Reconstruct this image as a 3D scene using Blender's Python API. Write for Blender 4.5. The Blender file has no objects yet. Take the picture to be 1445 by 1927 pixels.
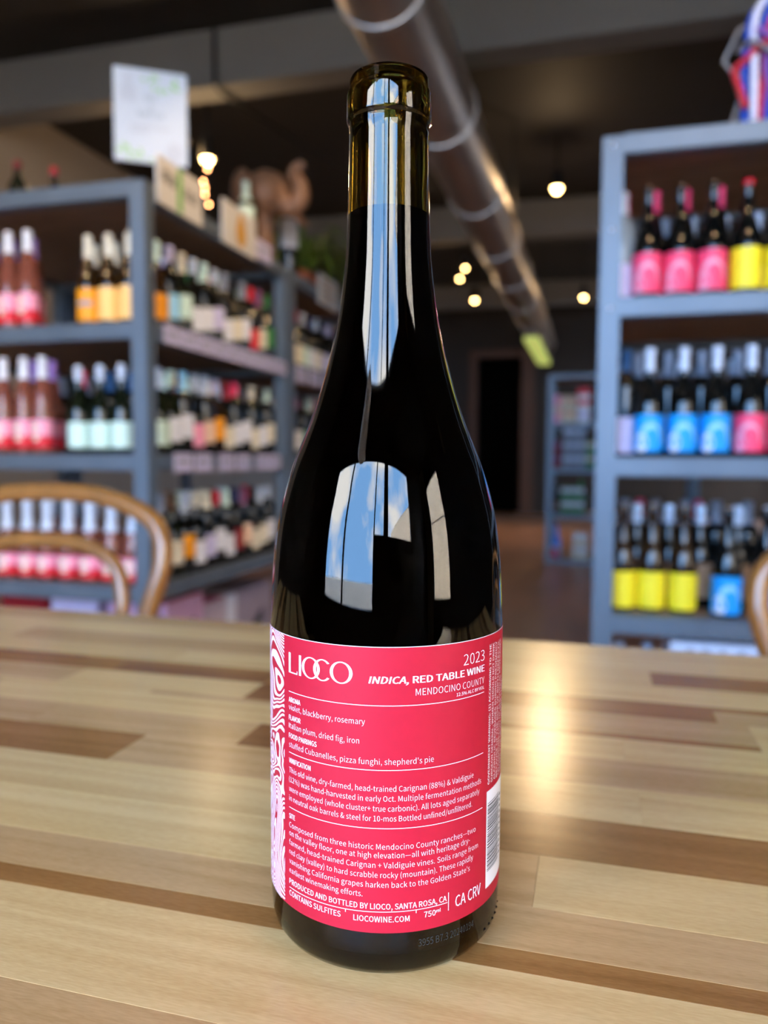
import bpy, math, random
from math import sin, cos, pi, radians, atan2, sqrt, hypot
from mathutils import Vector, Matrix

SC = bpy.context.scene
COL = SC.collection
random.seed(7)

# ------------------------------------------------------------------ camera
YAW, PITCH, ROLL = radians(15.24), math.atan(100.5 / 1450), radians(0.3)
CAM_Z = 0.9156
fw = Vector((-sin(YAW) * cos(PITCH), cos(YAW) * cos(PITCH), -sin(PITCH)))
rt0 = Vector((cos(YAW), sin(YAW), 0))
up0 = rt0.cross(fw)
rt = rt0 * cos(ROLL) + up0 * sin(ROLL)
up = up0 * cos(ROLL) - rt0 * sin(ROLL)
cam = bpy.data.cameras.new('camera')
cam.sensor_fit = 'HORIZONTAL'
cam.sensor_width = 36.0
cam.lens = 36.0 * 1450 / 1445
cam.clip_start = 0.01
cam.clip_end = 200
cam.dof.use_dof = True
cam.dof.focus_distance = 0.243
cam.dof.aperture_fstop = 10.0
cam_o = bpy.data.objects.new('camera', cam)
COL.objects.link(cam_o)
m = Matrix((rt, up, -fw)).transposed().to_4x4()
m.translation = Vector((0, 0, CAM_Z))
cam_o.matrix_world = m
SC.camera = cam_o

# ------------------------------------------------------------------ exposure
SC.view_settings.view_transform = 'Standard'
SC.view_settings.look = 'None'
SC.view_settings.gamma = 1
SC.view_settings.use_curve_mapping = False
SC.view_settings.exposure = 0.0

# ------------------------------------------------------------------ sky
world = bpy.data.worlds.new('sky')
SC.world = world
world.use_nodes = True
nt = world.node_tree
nt.nodes.clear()
out = nt.nodes.new('ShaderNodeOutputWorld')
bg = nt.nodes.new('ShaderNodeBackground')
tc = nt.nodes.new('ShaderNodeTexCoord')
nz = nt.nodes.new('ShaderNodeTexNoise')
nz.inputs['Scale'].default_value = 2.3
nz.inputs['Detail'].default_value = 5
rp = nt.nodes.new('ShaderNodeValToRGB')
rp.color_ramp.elements[0].position = 0.48
rp.color_ramp.elements[0].color = (0.24, 0.52, 1.0, 1)
rp.color_ramp.elements[1].position = 0.64
rp.color_ramp.elements[1].color = (1.02, 1.0, .97, 1)
bg.inputs['Strength'].default_value = 17.0
nt.links.new(tc.outputs['Generated'], nz.inputs['Vector'])
nt.links.new(nz.outputs['Fac'], rp.inputs['Fac'])
nt.links.new(rp.outputs['Color'], bg.inputs['Color'])
nt.links.new(bg.outputs[0], out.inputs['Surface'])

# late-morning sun from behind the shop: it lights the street, never the room directly
sun = bpy.data.lights.new('sun', 'SUN')
sun.energy = 75
sun.angle = radians(.6)
sun.color = (1.0, .95, .86)
sun_o = bpy.data.objects.new('sun', sun)
COL.objects.link(sun_o)
sun_o.rotation_euler = Vector((.55, -.45, -.70)).to_track_quat('-Z', 'Y').to_euler()

# ------------------------------------------------------------------ helpers
def lin(c):
    if isinstance(c, str):
        c = tuple(int(c[i:i + 2], 16) / 255 for i in (0, 2, 4))
    return tuple(x / 12.92 if x <= 0.04045 else ((x + 0.055) / 1.055) ** 2.4 for x in c) + (1.0,)


def mat(name, col, rough=0.5, metal=0.0, trans=0.0, ior=1.5, emit=None, coat=0.0, spec=0.5, var=0.0, vscale=8.0, stretch=(1, 1, 1), bump=0.0):
    M = bpy.data.materials.new(name)
    M.use_nodes = True
    t = M.node_tree
    b = t.nodes['Principled BSDF']
    c = lin(col)
    b.inputs['Base Color'].default_value = c
    b.inputs['Roughness'].default_value = rough
    b.inputs['Metallic'].default_value = metal
    b.inputs['IOR'].default_value = ior
    b.inputs['Transmission Weight'].default_value = trans
    b.inputs['Coat Weight'].default_value = coat
    b.inputs['Coat Roughness'].default_value = 0.08
    b.inputs['Specular IOR Level'].default_value = spec
    if emit:
        b.inputs['Emission Color'].default_value = lin(col)
        b.inputs['Emission Strength'].default_value = emit
    if var > 0:
        tcn = t.nodes.new('ShaderNodeTexCoord')
        mp = t.nodes.new('ShaderNodeMapping')
        mp.inputs['Scale'].default_value = stretch
        n = t.nodes.new('ShaderNodeTexNoise')
        n.inputs['Scale'].default_value = vscale
        n.inputs['Detail'].default_value = 5
        r = t.nodes.new('ShaderNodeValToRGB')
        lo, hi = max(0, 1 - var), 1 + var
        r.color_ramp.elements[0].position = 0.3
        r.color_ramp.elements[1].position = 0.7
        r.color_ramp.elements[0].color = (c[0] * lo, c[1] * lo, c[2] * lo, 1)
        r.color_ramp.elements[1].color = (c[0] * hi, c[1] * hi, c[2] * hi, 1)
        t.links.new(tcn.outputs['Object'], mp.inputs['Vector'])
        t.links.new(mp.outputs['Vector'], n.inputs['Vector'])
        t.links.new(n.outputs['Fac'], r.inputs['Fac'])
        t.links.new(r.outputs['Color'], b.inputs['Base Color'])
        if bump > 0:
            bp = t.nodes.new('ShaderNodeBump')
            bp.inputs['Strength'].default_value = bump
            bp.inputs['Distance'].default_value = 0.002
            t.links.new(n.outputs['Fac'], bp.inputs['Height'])
            t.links.new(bp.outputs['Normal'], b.inputs['Normal'])
    return M


class MB:
    """collects vertices and faces of ONE mesh"""
    def __init__(self):
        self.v, self.f = [], []

    def add(self, vs, fs):
        o = len(self.v)
        self.v += [tuple(p) for p in vs]
        self.f += [tuple(i + o for i in q) for q in fs]
        return self

    def box(self, x0, x1, y0, y1, z0, z1):
        vs = [(x, y, z) for z in (z0, z1) for y in (y0, y1) for x in (x0, x1)]
        return self.add(vs, [(0, 2, 3, 1), (4, 5, 7, 6), (0, 1, 5, 4), (2, 6, 7, 3), (0, 4, 6, 2), (1, 3, 7, 5)])

    def cbox(self, x0, x1, y0, y1, z0, z1, c):
        """box with chamfered upright and lying edges"""
        vs = []
        for z, k in ((z0, c), (z0 + c, 0), (z1 - c, 0), (z1, c)):
            vs += [(x0 + k, y0 + k, z), (x1 - k, y0 + k, z), (x1 - k, y1 - k, z), (x0 + k, y1 - k, z)]
        fs = [(3, 2, 1, 0), (12, 13, 14, 15)]
        for l in range(3):
            for i in range(4):
                a, b = l * 4 + i, l * 4 + (i + 1) % 4
                fs.append((a, b, b + 4, a + 4))
        return self.add(vs, fs)

    def lathe(self, prof, n=24, a0=0.0):
        vs, fs, rings = [], [], []
        for r, z in prof:
            if r < 1e-7:
                rings.append([len(vs)])
                vs.append((0, 0, z))
            else:
                rings.append(list(range(len(vs), len(vs) + n)))
                vs += [(r * cos(a0 + 2 * pi * i / n), r * sin(a0 + 2 * pi * i / n), z) for i in range(n)]
        for A, B in zip(rings, rings[1:]):
            for i in range(n):
                j = (i + 1) % n
                if len(A) == 1 and len(B) > 1:
                    fs.append((A[0], B[j], B[i]))
                elif len(B) == 1 and len(A) > 1:
                    fs.append((A[i], A[j], B[0]))
                elif len(A) > 1:
                    fs.append((A[i], A[j], B[j], B[i]))
        return self.add(vs, fs)

    def tube(self, pts, rad, n=10, closed=False):
        P = [Vector(p) for p in pts]
        R = rad if isinstance(rad, (list, tuple)) else [rad] * len(P)
        vs, fs = [], []
        L = len(P)
        u = None
        for k in range(L):
            a = P[(k - 1) % L] if (closed or k > 0) else P[k]
            b = P[(k + 1) % L] if (closed or k < L - 1) else P[k]
            t = (b - a).normalized()
            if u is None:
                u = t.orthogonal().normalized()
            else:
                u = (u - t * u.dot(t)).normalized()
            w = t.cross(u)
            for i in range(n):
                an = 2 * pi * i / n
                vs.append(P[k] + (u * cos(an) + w * sin(an)) * R[k])
        for k in range(L if closed else L - 1):
            for i in range(n):
                j = (i + 1) % n
                k2 = (k + 1) % L
                fs.append((k * n + i, k * n + j, k2 * n + j, k2 * n + i))
        if not closed:
            fs.append(tuple(range(n - 1, -1, -1)))
            fs.append(tuple((L - 1) * n + i for i in range(n)))
        return self.add(vs, fs)

    def patch(self, r, z0, z1, p0, p1, n=24, nz=1):
        """curved sheet, angle 0 faces local -Y, angles in degrees"""
        vs, fs = [], []
        for k in range(nz + 1):
            z = z0 + (z1 - z0) * k / nz
            for i in range(n + 1):
                a = radians(p0 + (p1 - p0) * i / n)
                vs.append((r * sin(a), -r * cos(a), z))
        for k in range(nz):
            for i in range(n):
                a = k * (n + 1) + i
                fs.append((a, a + 1, a + n + 2, a + n + 1))
        return self.add(vs, fs)

    def mesh(self, name, smooth=True, angle=40):
        me = bpy.data.meshes.new(name)
        me.from_pydata(self.v, [], self.f)
        if smooth:
            me.polygons.foreach_set('use_smooth', [True] * len(me.polygons))
            me.set_sharp_from_angle(angle=radians(angle))
        me.update()
        return me

    def obj(self, name, material, parent=None, smooth=True, angle=40):
        return link(name, self.mesh(name, smooth, angle), material, parent)


def link(name, me, material, parent=None):
    if material and not me.materials:
        me.materials.append(material)
    o = bpy.data.objects.new(name, me)
    COL.objects.link(o)
    if parent:
        o.parent = parent
    return o


def tag(o, label, cat, group=None):
    o['label'] = label
    o['category'] = cat
    if group:
        o['group'] = group
    return o


def thing(name, label, cat, loc=(0, 0, 0), rz=0.0, group=None):
    o = bpy.data.objects.new(name, None)
    o.empty_display_size = 0.05
    COL.objects.link(o)
    o.location = loc
    o.rotation_euler = (0, 0, rz)
    return tag(o, label, cat, group)


def struct(name, mb, material, parent=None, smooth=False):
    o = mb.obj(name, material, parent, smooth)
    if not parent:
        o['kind'] = 'structure'
    return o


ORD = ['first', 'second', 'third', 'fourth', 'fifth', 'sixth', 'seventh', 'eighth', 'ninth', 'tenth', 'eleventh', 'twelfth', 'thirteenth', 'fourteenth']


def spline(pts, n=6):
    """Catmull-Rom through points"""
    P = [Vector(p) for p in pts]
    res = []
    for i in range(len(P) - 1):
        a, b, c, d = P[max(i - 1, 0)], P[i], P[i + 1], P[min(i + 2, len(P) - 1)]
        for k in range(n):
            t = k / n
            res.append(0.5 * ((2 * b) + (c - a) * t + (2 * a - 5 * b + 4 * c - d) * t * t + (3 * b - a - 3 * c + d) * t ** 3))
    res.append(P[-1])
    return res


# ------------------------------------------------------------------ materials
STEEL = mat('bare_steel', (0.40, 0.44, 0.48), 0.48, 0.45, var=0.10, vscale=6, stretch=(1, 1, 0.4))
DARKWOOD = mat('dark_shelf_wood', (0.60, 0.47, 0.36), 0.6, var=0.25, vscale=4, stretch=(1.5, 8, 8))
BEAM_P = mat('grey_beam_paint', (0.45, 0.435, 0.415), 0.8, var=0.05, vscale=2)
CEIL_P = mat('dark_ceiling_paint', (0.135, 0.115, 0.10), 0.65, var=0.15, vscale=1.5)
WALL_L = mat('warm_grey_plaster', (0.62, 0.57, 0.52), 0.8, var=0.05, vscale=1.5)
WALL_D = mat('dark_brown_wall', (0.20, 0.17, 0.15), 0.7, var=0.1, vscale=2)
WALL_F = mat('dark_front_wall', (0.13, 0.125, 0.13), 0.6, var=0.1, vscale=2)
PILLAR = mat('pale_stone_pillar', (0.66, 0.63, 0.58), 0.7, var=0.06, vscale=3)
FLOOR_M = mat('brown_sealed_floor', (0.68, 0.50, 0.40), 0.33, var=0.22, vscale=2.2, stretch=(2.0, 0.6, 1))
BLACK = mat('doorway_shade_black', (0.012, 0.012, 0.014), 0.9, spec=0.1, var=0.2, vscale=10)
BLACKM = mat('black_metal', (0.05, 0.05, 0.055), 0.45, 0.4, var=0.1)
DOORWOOD = mat('reddish_brown_wood', (0.36, 0.22, 0.14), 0.55, var=0.2, vscale=5, stretch=(8, 8, 1))
WHITE_I = mat('white_print', (0.97, 0.95, 0.96), 0.5)
WARM_BULB = mat('warm_bulb', (1.0, 0.80, 0.50), 0.4, emit=40)
DUCT_M = mat('galvanised_duct', (0.64, 0.58, 0.54), 0.36, 0.6, var=0.12, vscale=5, stretch=(1, 0.3, 1))
DUCT_R = mat('duct_band_metal', (0.72, 0.70, 0.68), 0.45, 0.7, var=0.1)

# ------------------------------------------------------------------ room shell
XL, XR, YF, YB, ZC = -4.17, 3.4, -2.2, 12.96, 3.5
struct('floor', MB().box(XL - .1, XR + .1, YF - .1, YB + 1.5, -0.1, 0.0), FLOOR_M)
struct('ceiling', MB().box(XL - .1, XR + .1, YF - .1, YB + .1, ZC, ZC + .15), CEIL_P)
struct('wall_left', MB().box(XL - .1, XL, 2.6, YB + .1, 0, ZC), WALL_L)
struct('wall_side', MB().box(XL - .1, XL, YF - .1, 2.6, 0, ZC), WALL_F)  # unseen near stretch of left wall, made dark to calm the bottle's reflection
# far wall with a doorway x -1.93..-1.19, z 0..2.6
wb = MB()
wb.box(XL, -1.93, YB, YB + .12, 0, ZC)
wb.box(-1.19, XR, YB, YB + .12, 0, ZC)
wb.box(-1.93, -1.19, YB, YB + .12, 2.6, ZC)
struct('wall_back', wb, WALL_D)
df = MB()
df.box(-2.05, -1.93, YB - .05, YB, 0, 2.72)
df.box(-1.93, -1.19, YB - .05, YB, 2.6, 2.72)
df.box(-1.19, -0.98, YB - .05, YB, 0, 2.72)
struct('wall_light_stop', MB().box(-2.2, -.9, YB + .30, YB + .40, 0, ZC).box(-2.2, -2.1, YB + .12, YB + .30, 0, ZC).box(-1.0, -.9, YB + .12, YB + .30, 0, ZC).box(-2.1, -1.0, YB + .12, YB + .30, 2.75, 2.85), WALL_D)  # added box behind the doorway, stops outside light leaking in
door = bpy.data.objects.new('door_1', None)
COL.objects.link(door)
door['kind'] = 'structure'
df.obj('door_frame', DOORWOOD, door, smooth=False)
cur = MB()
N = 60
vs, fs = [], []
for i in range(N + 1):
    x = -1.93 + 0.74 * i / N
    y = YB + 0.16 + 0.025 * sin(i * 1.1)
    vs += [(x, y, 0.01), (x, y, 2.6)]
    if i:
        fs.append((2 * i - 2, 2 * i, 2 * i + 1, 2 * i - 1))
cur.add(vs, fs)
cur.obj('doorway_dark_sheet', BLACK, door)  # black sheet put in for the darkness inside the doorway
# street front: three big panes, an added dark jamb in place of the figure behind the camera, a pale pillar and a narrow side pane
GL = bpy.data.materials.new('clear_shop_glass')
GL.use_nodes = True
t = GL.node_tree
t.nodes.remove(t.nodes['Principled BSDF'])
tr = t.nodes.new('ShaderNodeBsdfTransparent')
gl = t.nodes.new('ShaderNodeBsdfGlossy')
gl.inputs['Roughness'].default_value = 0.02
fr = t.nodes.new('ShaderNodeLayerWeight')
fr.inputs['Blend'].default_value = 0.1
mx = t.nodes.new('ShaderNodeMixShader')
t.links.new(fr.outputs['Fresnel'], mx.inputs[0])
t.links.new(tr.outputs[0], mx.inputs[1])
t.links.new(gl.outputs[0], mx.inputs[2])
t.links.new(mx.outputs[0], t.nodes['Material Output'].inputs['Surface'])
WX0, WX1, WZ0, WZ1 = -2.7, 2.0, 0.55, 3.05
wf = MB()
wf.box(XL, WX0, YF - .12, YF, 0, ZC)
wf.box(WX0, WX1, YF - .12, YF, WZ1, ZC)
wf.box(WX0, WX1, YF - .12, YF, 0, WZ0)
wf.box(WX1, XR, YF - .12, YF, 0, ZC)
struct('wall_front', wf, WALL_F)
SY0, SY1, SZ0, SZ1 = -1.75, -0.45, 0.5, 3.05      # side pane in the right wall
wr = MB()
wr.box(XR, XR + .1, YF - .1, SY0, 0, ZC)
wr.box(XR, XR + .1, SY1, 10.7, 0, ZC)
wr.box(XR, XR + .1, 12.3, YB + .1, 0, ZC)
wr.box(XR, XR + .1, 10.7, 12.3, 2.4, ZC)
wr.box(XR, XR + .1, 10.7, 12.3, 0, .05)
wr.box(XR, XR + .1, SY0, SY1, 0, SZ0)
wr.box(XR, XR + .1, SY0, SY1, SZ1, ZC)
struct('wall_right', wr, WALL_D)
tr1 = MB()
tr1.box(XR - .06, XR, YF, SY0, 0, ZC)
struct('trim_1', tr1, PILLAR)


def window(name, wx, x0, x1, z0, z1, mull, low=None):
    """wx maps (along, depth, z) boxes to the wall; depth 0 is the inner face"""
    w = bpy.data.objects.new(name, None)
    COL.objects.link(w)
    w['kind'] = 'structure'
    f = MB()
    bx = lambda m, a, b, d0, d1, c, d: m.box(*wx(a, b, d0, d1), c, d)
    bx(f, x0, x0 + .05, .01, .09, z0, z1)
    bx(f, x1 - .05, x1, .01, .09, z0, z1)
    bx(f, x0 + .05, x1 - .05, .01, .09, z0, z0 + .05)
    bx(f, x0 + .05, x1 - .05, .01, .09, z1 - .05, z1)
    for a, b in mull:
        bx(f, a, b, .01, .09, z0 + .05, z1 - .05)
    f.obj('window_frame', BLACKM, w, smooth=False)
    xs = [x0 + .05] + [v for ab in mull for v in ab] + [x1 - .05]
    for a, b in zip(xs[0::2], xs[1::2]):
        zl = z0 + .05
        if low and a > low[0]:
            zl = low[1]
            pn = MB()
            bx(pn, a, b, .02, .08, z0 + .05, zl)
            pn.obj('added_dark_panel', BLACKM, w, smooth=False)  # added dark panel, stands in for the dark figure behind the camera
        pn = MB()
        bx(pn, a, b, .049, .055, zl, z1 - .05)
        pn.obj('pane', GL, w, smooth=False)


window('window_1', lambda a, b, c, d: (a, b, YF - d, YF - c), WX0, WX1, WZ0, WZ1, [(-1.42, -1.36), (0.0, .05), (0.45, 0.65)], (-.1, 1.45))
window('window_2', lambda a, b, c, d: (XR + c, XR + d, a, b), SY0, SY1, SZ0, SZ1, [])
window('window_3', lambda a, b, c, d: (XR + c, XR + d, a, b), 10.7, 12.3, .05, 2.4, [(11.47, 11.53)])
# the street outside
struct('pavement_ground', MB().box(-40, 40, -60, YF - .12, -0.25, -0.15).box(XR + .12, 40, YF - .12, 40, -0.25, -0.15), mat('street_concrete', (0.50, 0.49, 0.47), 0.9, var=0.15, vscale=0.7))

FACADE = mat('sunlit_stone_facade', (.74, .68, .60), .9, var=.08, vscale=1.2)
fb = MB().box(9.0, 18, -26, 6, -.15, 7.5)
fb.box(8.9, 9.0, -26, 6, 3.6, 3.9)
fo = fb.obj('far_building', FACADE, smooth=False)
fo['kind'] = 'structure'
# ceiling beams across the shop
for i, yb in enumerate((0.8, 4.4, 8.0, 11.6)):
    b = MB().box(XL, XR, yb, yb + .2, 3.17, ZC)
    struct('trim_%d' % (i + 2), b, BEAM_P)
pipe = MB().tube([(-2.27, 4.385, 3.49), (-2.27, 4.385, 3.17), (-2.27, 4.45, 3.15), (-1.9, 6.0, 3.15)], .012, 8)
o = pipe.obj('conduit_pipe', BLACKM)
o['kind'] = 'structure'

# ------------------------------------------------------------------ duct
DX, DZ, DR = -0.849, 2.80, 0.191
duct = thing('air_duct', 'round galvanised metal air duct running below the ceiling to the far wall', 'air duct', (DX, 0, DZ))
joints = [-1.9, 0.55, 1.8, 3.05, 4.25, 5.5, 6.7, 7.9, 9.1, 10.3, 11.5, 12.93]
for a, b in zip(joints, joints[1:]):
    MB().tube([(0, a + .012, 0), (0, b - .012, 0)], DR, 40).obj('duct_section', DUCT_M, duct, angle=50)
for a in joints[1:-1]:
    ring = MB()
    ring.tube([(0, a - .022, 0), (0, a - .018, 0), (0, a + .018, 0), (0, a + .022, 0)], [DR - .004, DR + .010, DR + .010, DR - .004], 40)
    ring.obj('joint_band', DUCT_R, duct, angle=50)
for y in (2.4, 6.1, 9.7, 12.4):
    for s in (-1, 1):
        MB().box(s * (DR + .012) - .004, s * (DR + .012) + .004, y - .015, y + .015, -.05, ZC - DZ).obj('hanger_strap', BLACKM, duct, smooth=False)

# ------------------------------------------------------------------ ceiling lamps
CAN_M = mat('black_lamp_can', (0.03, 0.03, 0.03), 0.5)
def spot(x, y, z, label, watt, beam=0, r=.024, aim=(0.12, .42, .75), cone=34):
    s = thing('track_spotlight', label, 'lamp', (x, y, z), 0, 'warm spotlights under the ceiling')
    MB().lathe([(0, .13), (.035, .13), (.045, .12), (.05, .02), (.052, .0), (.046, .0), (.044, .03)], 20).obj('lamp_can', CAN_M, s)
    MB().tube([(0, 0, .12), (0, 0, ZC - z)], .009, 8).obj('stem', CAN_M, s)
    MB().lathe([(0, -r * .9), (r * .5, -r * .8), (r * .87, -r * .3), (r, .2 * r), (r * .8, .9 * r), (0, .9 * r)], 16).obj('bulb', WARM_BULB, s)
    if watt:
        l = bpy.data.lights.new('lamp_light', 'POINT')
        l.energy = watt
        l.color = (1.0, 0.68, 0.36)
        l.shadow_soft_size = .04
        lo = bpy.data.objects.new('lamp_light', l)
        COL.objects.link(lo)
        lo.parent = s
        lo.location = (0, 0, -.06)
    if beam:      # the reflector's narrow beam, aimed down the aisle at the table
        l = bpy.data.lights.new('reflector_light', 'SPOT')
        l.energy = beam
        l.color = (1.0, 0.68, 0.37)
        l.spot_size = radians(cone)
        l.spot_blend = .6
        l.shadow_soft_size = .05
        lo = bpy.data.objects.new('reflector_light', l)
        COL.objects.link(lo)
        lo.parent = s
        lo.location = (0, 0, -.06)
        lo.rotation_euler = (Vector(aim) - Vector((x, y, z))).to_track_quat('-Z', 'Y').to_euler()
    return s


spot(-2.54, 4.79, 2.9, 'bright warm spotlight hanging behind the tall white sign', 14, r=.037)
spot(-0.346, 6.53, 3.1, 'bright warm spotlight between the duct and the rope-topped rack', 10, beam=90, r=.037)
spot(-1.497, 9.76, 2.9, 'small warm spotlight beside the duct, lowest of the three together', 6, beam=60, aim=(-1.3, 9.6, 0), cone=70)
spot(-1.35, 8.13, 2.9, 'dim warm spotlight beside the duct, topmost of the three together', 2, r=.015)
spot(-1.485, 8.58, 2.9, 'dim warm spotlight beside the duct, middle of the three together', 2, r=.016)
spot(-0.178, 9.92, 2.9, 'small warm spotlight just past the post of the rope-topped rack', 6, beam=60, aim=(-.6, 8.6, 0), cone=80)
spot(-2.665, 4.70, 2.99, 'warm spotlight peeping out behind the edge of the white sign', 4, r=.022)
spot(-.30, 2.3, 3.05, 'overhead spotlight above the aisle aimed at the sign rack', 0, beam=100, aim=(-1.42, 2.9, 1.1), cone=62)
spot(-1.75, .55, 3.05, 'overhead spotlight aimed at the end face of the sign rack', 0, beam=90, aim=(-1.7, 2.3, 1.1), cone=60)
spot(.55, .40, 3.05, 'overhead spotlight aimed at the face of the rope-topped rack', 0, beam=70, aim=(.35, 2.3, 1.1), cone=50)
tk = thing('light_track', 'black light track fixed under the ceiling above the tall white sign', 'light track', (-2.95, 3.55, 3.44))
MB().box(-.25, .12, -.022, .022, 0, .06).obj('track_bar', CAN_M, tk, smooth=False)
tk.rotation_euler = (0, 0, radians(35))
MB().lathe([(0, .0), (.03, 0), (.035, -.02), (.035, -.09), (.03, -.10), (0, -.1)], 16).obj('lamp_head', CAN_M, tk)
lf = thing('linear_light', 'long pale yellow-green light fitting below the far end of the duct', 'lamp', (-0.80, 11.2, 2.40))
YG = mat('yellow_green_diffuser', (0.72, 0.76, 0.40), 0.5, emit=0.9)
MB().box(-.09, .09, -1.3, -.04, 0, .05).obj('diffuser', YG, lf, smooth=False)
MB().box(-.09, .09, .04, 1.3, 0, .05).obj('diffuser', YG, lf, smooth=False)
MB().box(-.095, .095, -1.32, 1.32, .05, .12).obj('housing', BEAM_P, lf, smooth=False)
for s in (-1, 1):
    MB().box(-.01, .01, s * 1.0 - .01, s * 1.0 + .01, .12, .2).obj('hanger', BLACKM, lf, smooth=False)

# ------------------------------------------------------------------ table
def wood(name, col, dark, rough=0.24):
    M = bpy.data.materials.new(name)
    M.use_nodes = True
    t = M.node_tree
    b = t.nodes['Principled BSDF']
    tcn = t.nodes.new('ShaderNodeTexCoord')
    oi = t.nodes.new('ShaderNodeObjectInfo')
    mul = t.nodes.new('ShaderNodeVectorMath')
    mul.operation = 'MULTIPLY_ADD'
    mul.inputs[1].default_value = (9.1, 5.3, 3.7)
    mp = t.nodes.new('ShaderNodeMapping')
    mp.inputs['Scale'].default_value = (3.0, 60, 60)
    cb = t.nodes.new('ShaderNodeCombineXYZ')
    for k in range(3):
        t.links.new(oi.outputs['Random'], cb.inputs[k])
    t.links.new(cb.outputs[0], mul.inputs[0])
    t.links.new(tcn.outputs['Object'], mul.inputs[2])
    t.links.new(mul.outputs[0], mp.inputs['Vector'])
    n1 = t.nodes.new('ShaderNodeTexNoise')
    n1.inputs['Scale'].default_value = 1.6
    n1.inputs['Detail'].default_value = 6
    n1.inputs['Distortion'].default_value = 0.6
    t.links.new(mp.outputs[0], n1.inputs['Vector'])
    mp2 = t.nodes.new('ShaderNodeMapping')
    mp2.inputs['Scale'].default_value = (220, 1500, 60)
    n2 = t.nodes.new('ShaderNodeTexNoise')
    n2.inputs['Scale'].default_value = 1.0
    n2.inputs['Detail'].default_value = 2
    t.links.new(mul.outputs[0], mp2.inputs['Vector'])
    t.links.new(mp2.outputs[0], n2.inputs['Vector'])
    add = t.nodes.new('ShaderNodeMath')
    add.operation = 'MULTIPLY_ADD'
    add.inputs[1].default_value = 0.50
    t.links.new(n2.outputs['Fac'], add.inputs[0])
    t.links.new(n1.outputs['Fac'], add.inputs[2])
    r = t.nodes.new('ShaderNodeValToRGB')
    r.color_ramp.elements[0].position = 0.52
    r.color_ramp.elements[1].position = 0.95
    r.color_ramp.elements[0].color = lin(dark)
    r.color_ramp.elements[1].color = lin(col)
    t.links.new(add.outputs[0], r.inputs['Fac'])
    t.links.new(r.outputs['Color'], b.inputs['Base Color'])
    b.inputs['Roughness'].default_value = rough
    b.inputs['Specular IOR Level'].default_value = 0.42
    bp = t.nodes.new('ShaderNodeBump')
    bp.inputs['Strength'].default_value = 0.12
    bp.inputs['Distance'].default_value = 0.0004
    t.links.new(add.outputs[0], bp.inputs['Height'])
    t.links.new(bp.outputs['Normal'], b.inputs['Normal'])
    return M


WT = {
    'l': wood('pale_maple', 'DBB57E', 'C59C64'),
    'y': wood('yellow_maple', 'DEB880', 'C9A066'),
    'm': wood('tan_maple', 'C69C6C', 'AE8454'),
    'b': wood('brown_heartwood', 'A06E3C', '86582C'),
    'd': wood('dark_heartwood', '8E5A32', '724423'),
}
ZT = 0.75
table = thing('butcher_block_table', 'long butcher-block table top of pale and brown wood strips under the red-labelled bottle', 'table', (0, 0, 0))
XA, XB = -1.15, 0.62
rows = [
    (.7055, .668, [(-.9, 'l'), (-.30, 'm'), (.02, 'l'), (.62, 'l')]),
    (.668, .627, [(-.62, 'm'), (-.12, 'y'), (.62, 'l')]),
    (.627, .590, [(-.52, 'l'), (-.235, 'm'), (.045, 'l'), (.62, 'b')]),
    (.590, .548, [(-.70, 'm'), (-.33, 'l'), (.30, 'y'), (.62, 'm')]),
    (.548, .538, [(-.40, 'd'), (-.1, 'b'), (.62, 'b')]),
    (.538, .515, [(-.36, 'b'), (-.232, 'd'), (.079, 'b'), (.62, 'm')]),
    (.515, .478, [(-.75, 'b'), (-.38, 'm'), (-.231, 'l'), (-.09, 'd'), (.096, 'm'), (.62, 'l')]),
    (.478, .470, [(-.3, 'l'), (-.1, 'm'), (.096, 'b'), (.62, 'l')]),
    (.470, .435, [(-.42, 'm'), (.02, 'l'), (.62, 'l')]),
    (.435, .398, [(-.60, 'b'), (-.34, 'm'), (-.197, 'm'), (-.08, 'd'), (.62, 'm')]),
    (.398, .358, [(-.255, 'b'), (-.06, 'm'), (.025, 'l'), (.62, 'l')]),
    (.358, .319, [(-.09, 'l'), (.33, 'b'), (.62, 'd')]),
    (.319, .280, [(-.06, 'y'), (-.0185, 'm'), (.62, 'l')]),
    (.280, .2535, [(-.10, 'm'), (.62, 'm')]),
    (.2535, .242, [(-.05, 'b'), (.62, 'b')]),
    (.242, .195, [(.16, 'l'), (.62, 'y')]),
    (.195, .155, [(-.35, 'l'), (.18, 'm'), (.62, 'b')]),
    (.155, .115, [(-.10, 'y'), (.62, 'l')]),
    (.115, .075, [(.05, 'b'), (.62, 'm')]),
    (.075, .035, [(-.25, 'm'), (.62, 'l')]),
    (.035, -.01, [(.12, 'l'), (.62, 'y')]),
]
G = .00003
for y1, y0, cells in rows:
    x = XA
    for xe, tone in cells:
        MB().cbox(x + G, xe - G, y0 + G, y1 - G, ZT - .04, ZT, .00010).obj('plank', WT[tone], table, smooth=False)
        x = xe
MB().box(XA + .05, XB - .05, .03, .66, ZT - .06, ZT - .041).obj('under_rail', WT['d'], table, smooth=False)
for lx in (XA + .1, XB - .1):
    for ly in (.07, .62):
        MB().cbox(lx - .035, lx + .035, ly - .035, ly + .035, 0, ZT - .06, .004).obj('leg', WT['b'], table, smooth=False)

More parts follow.
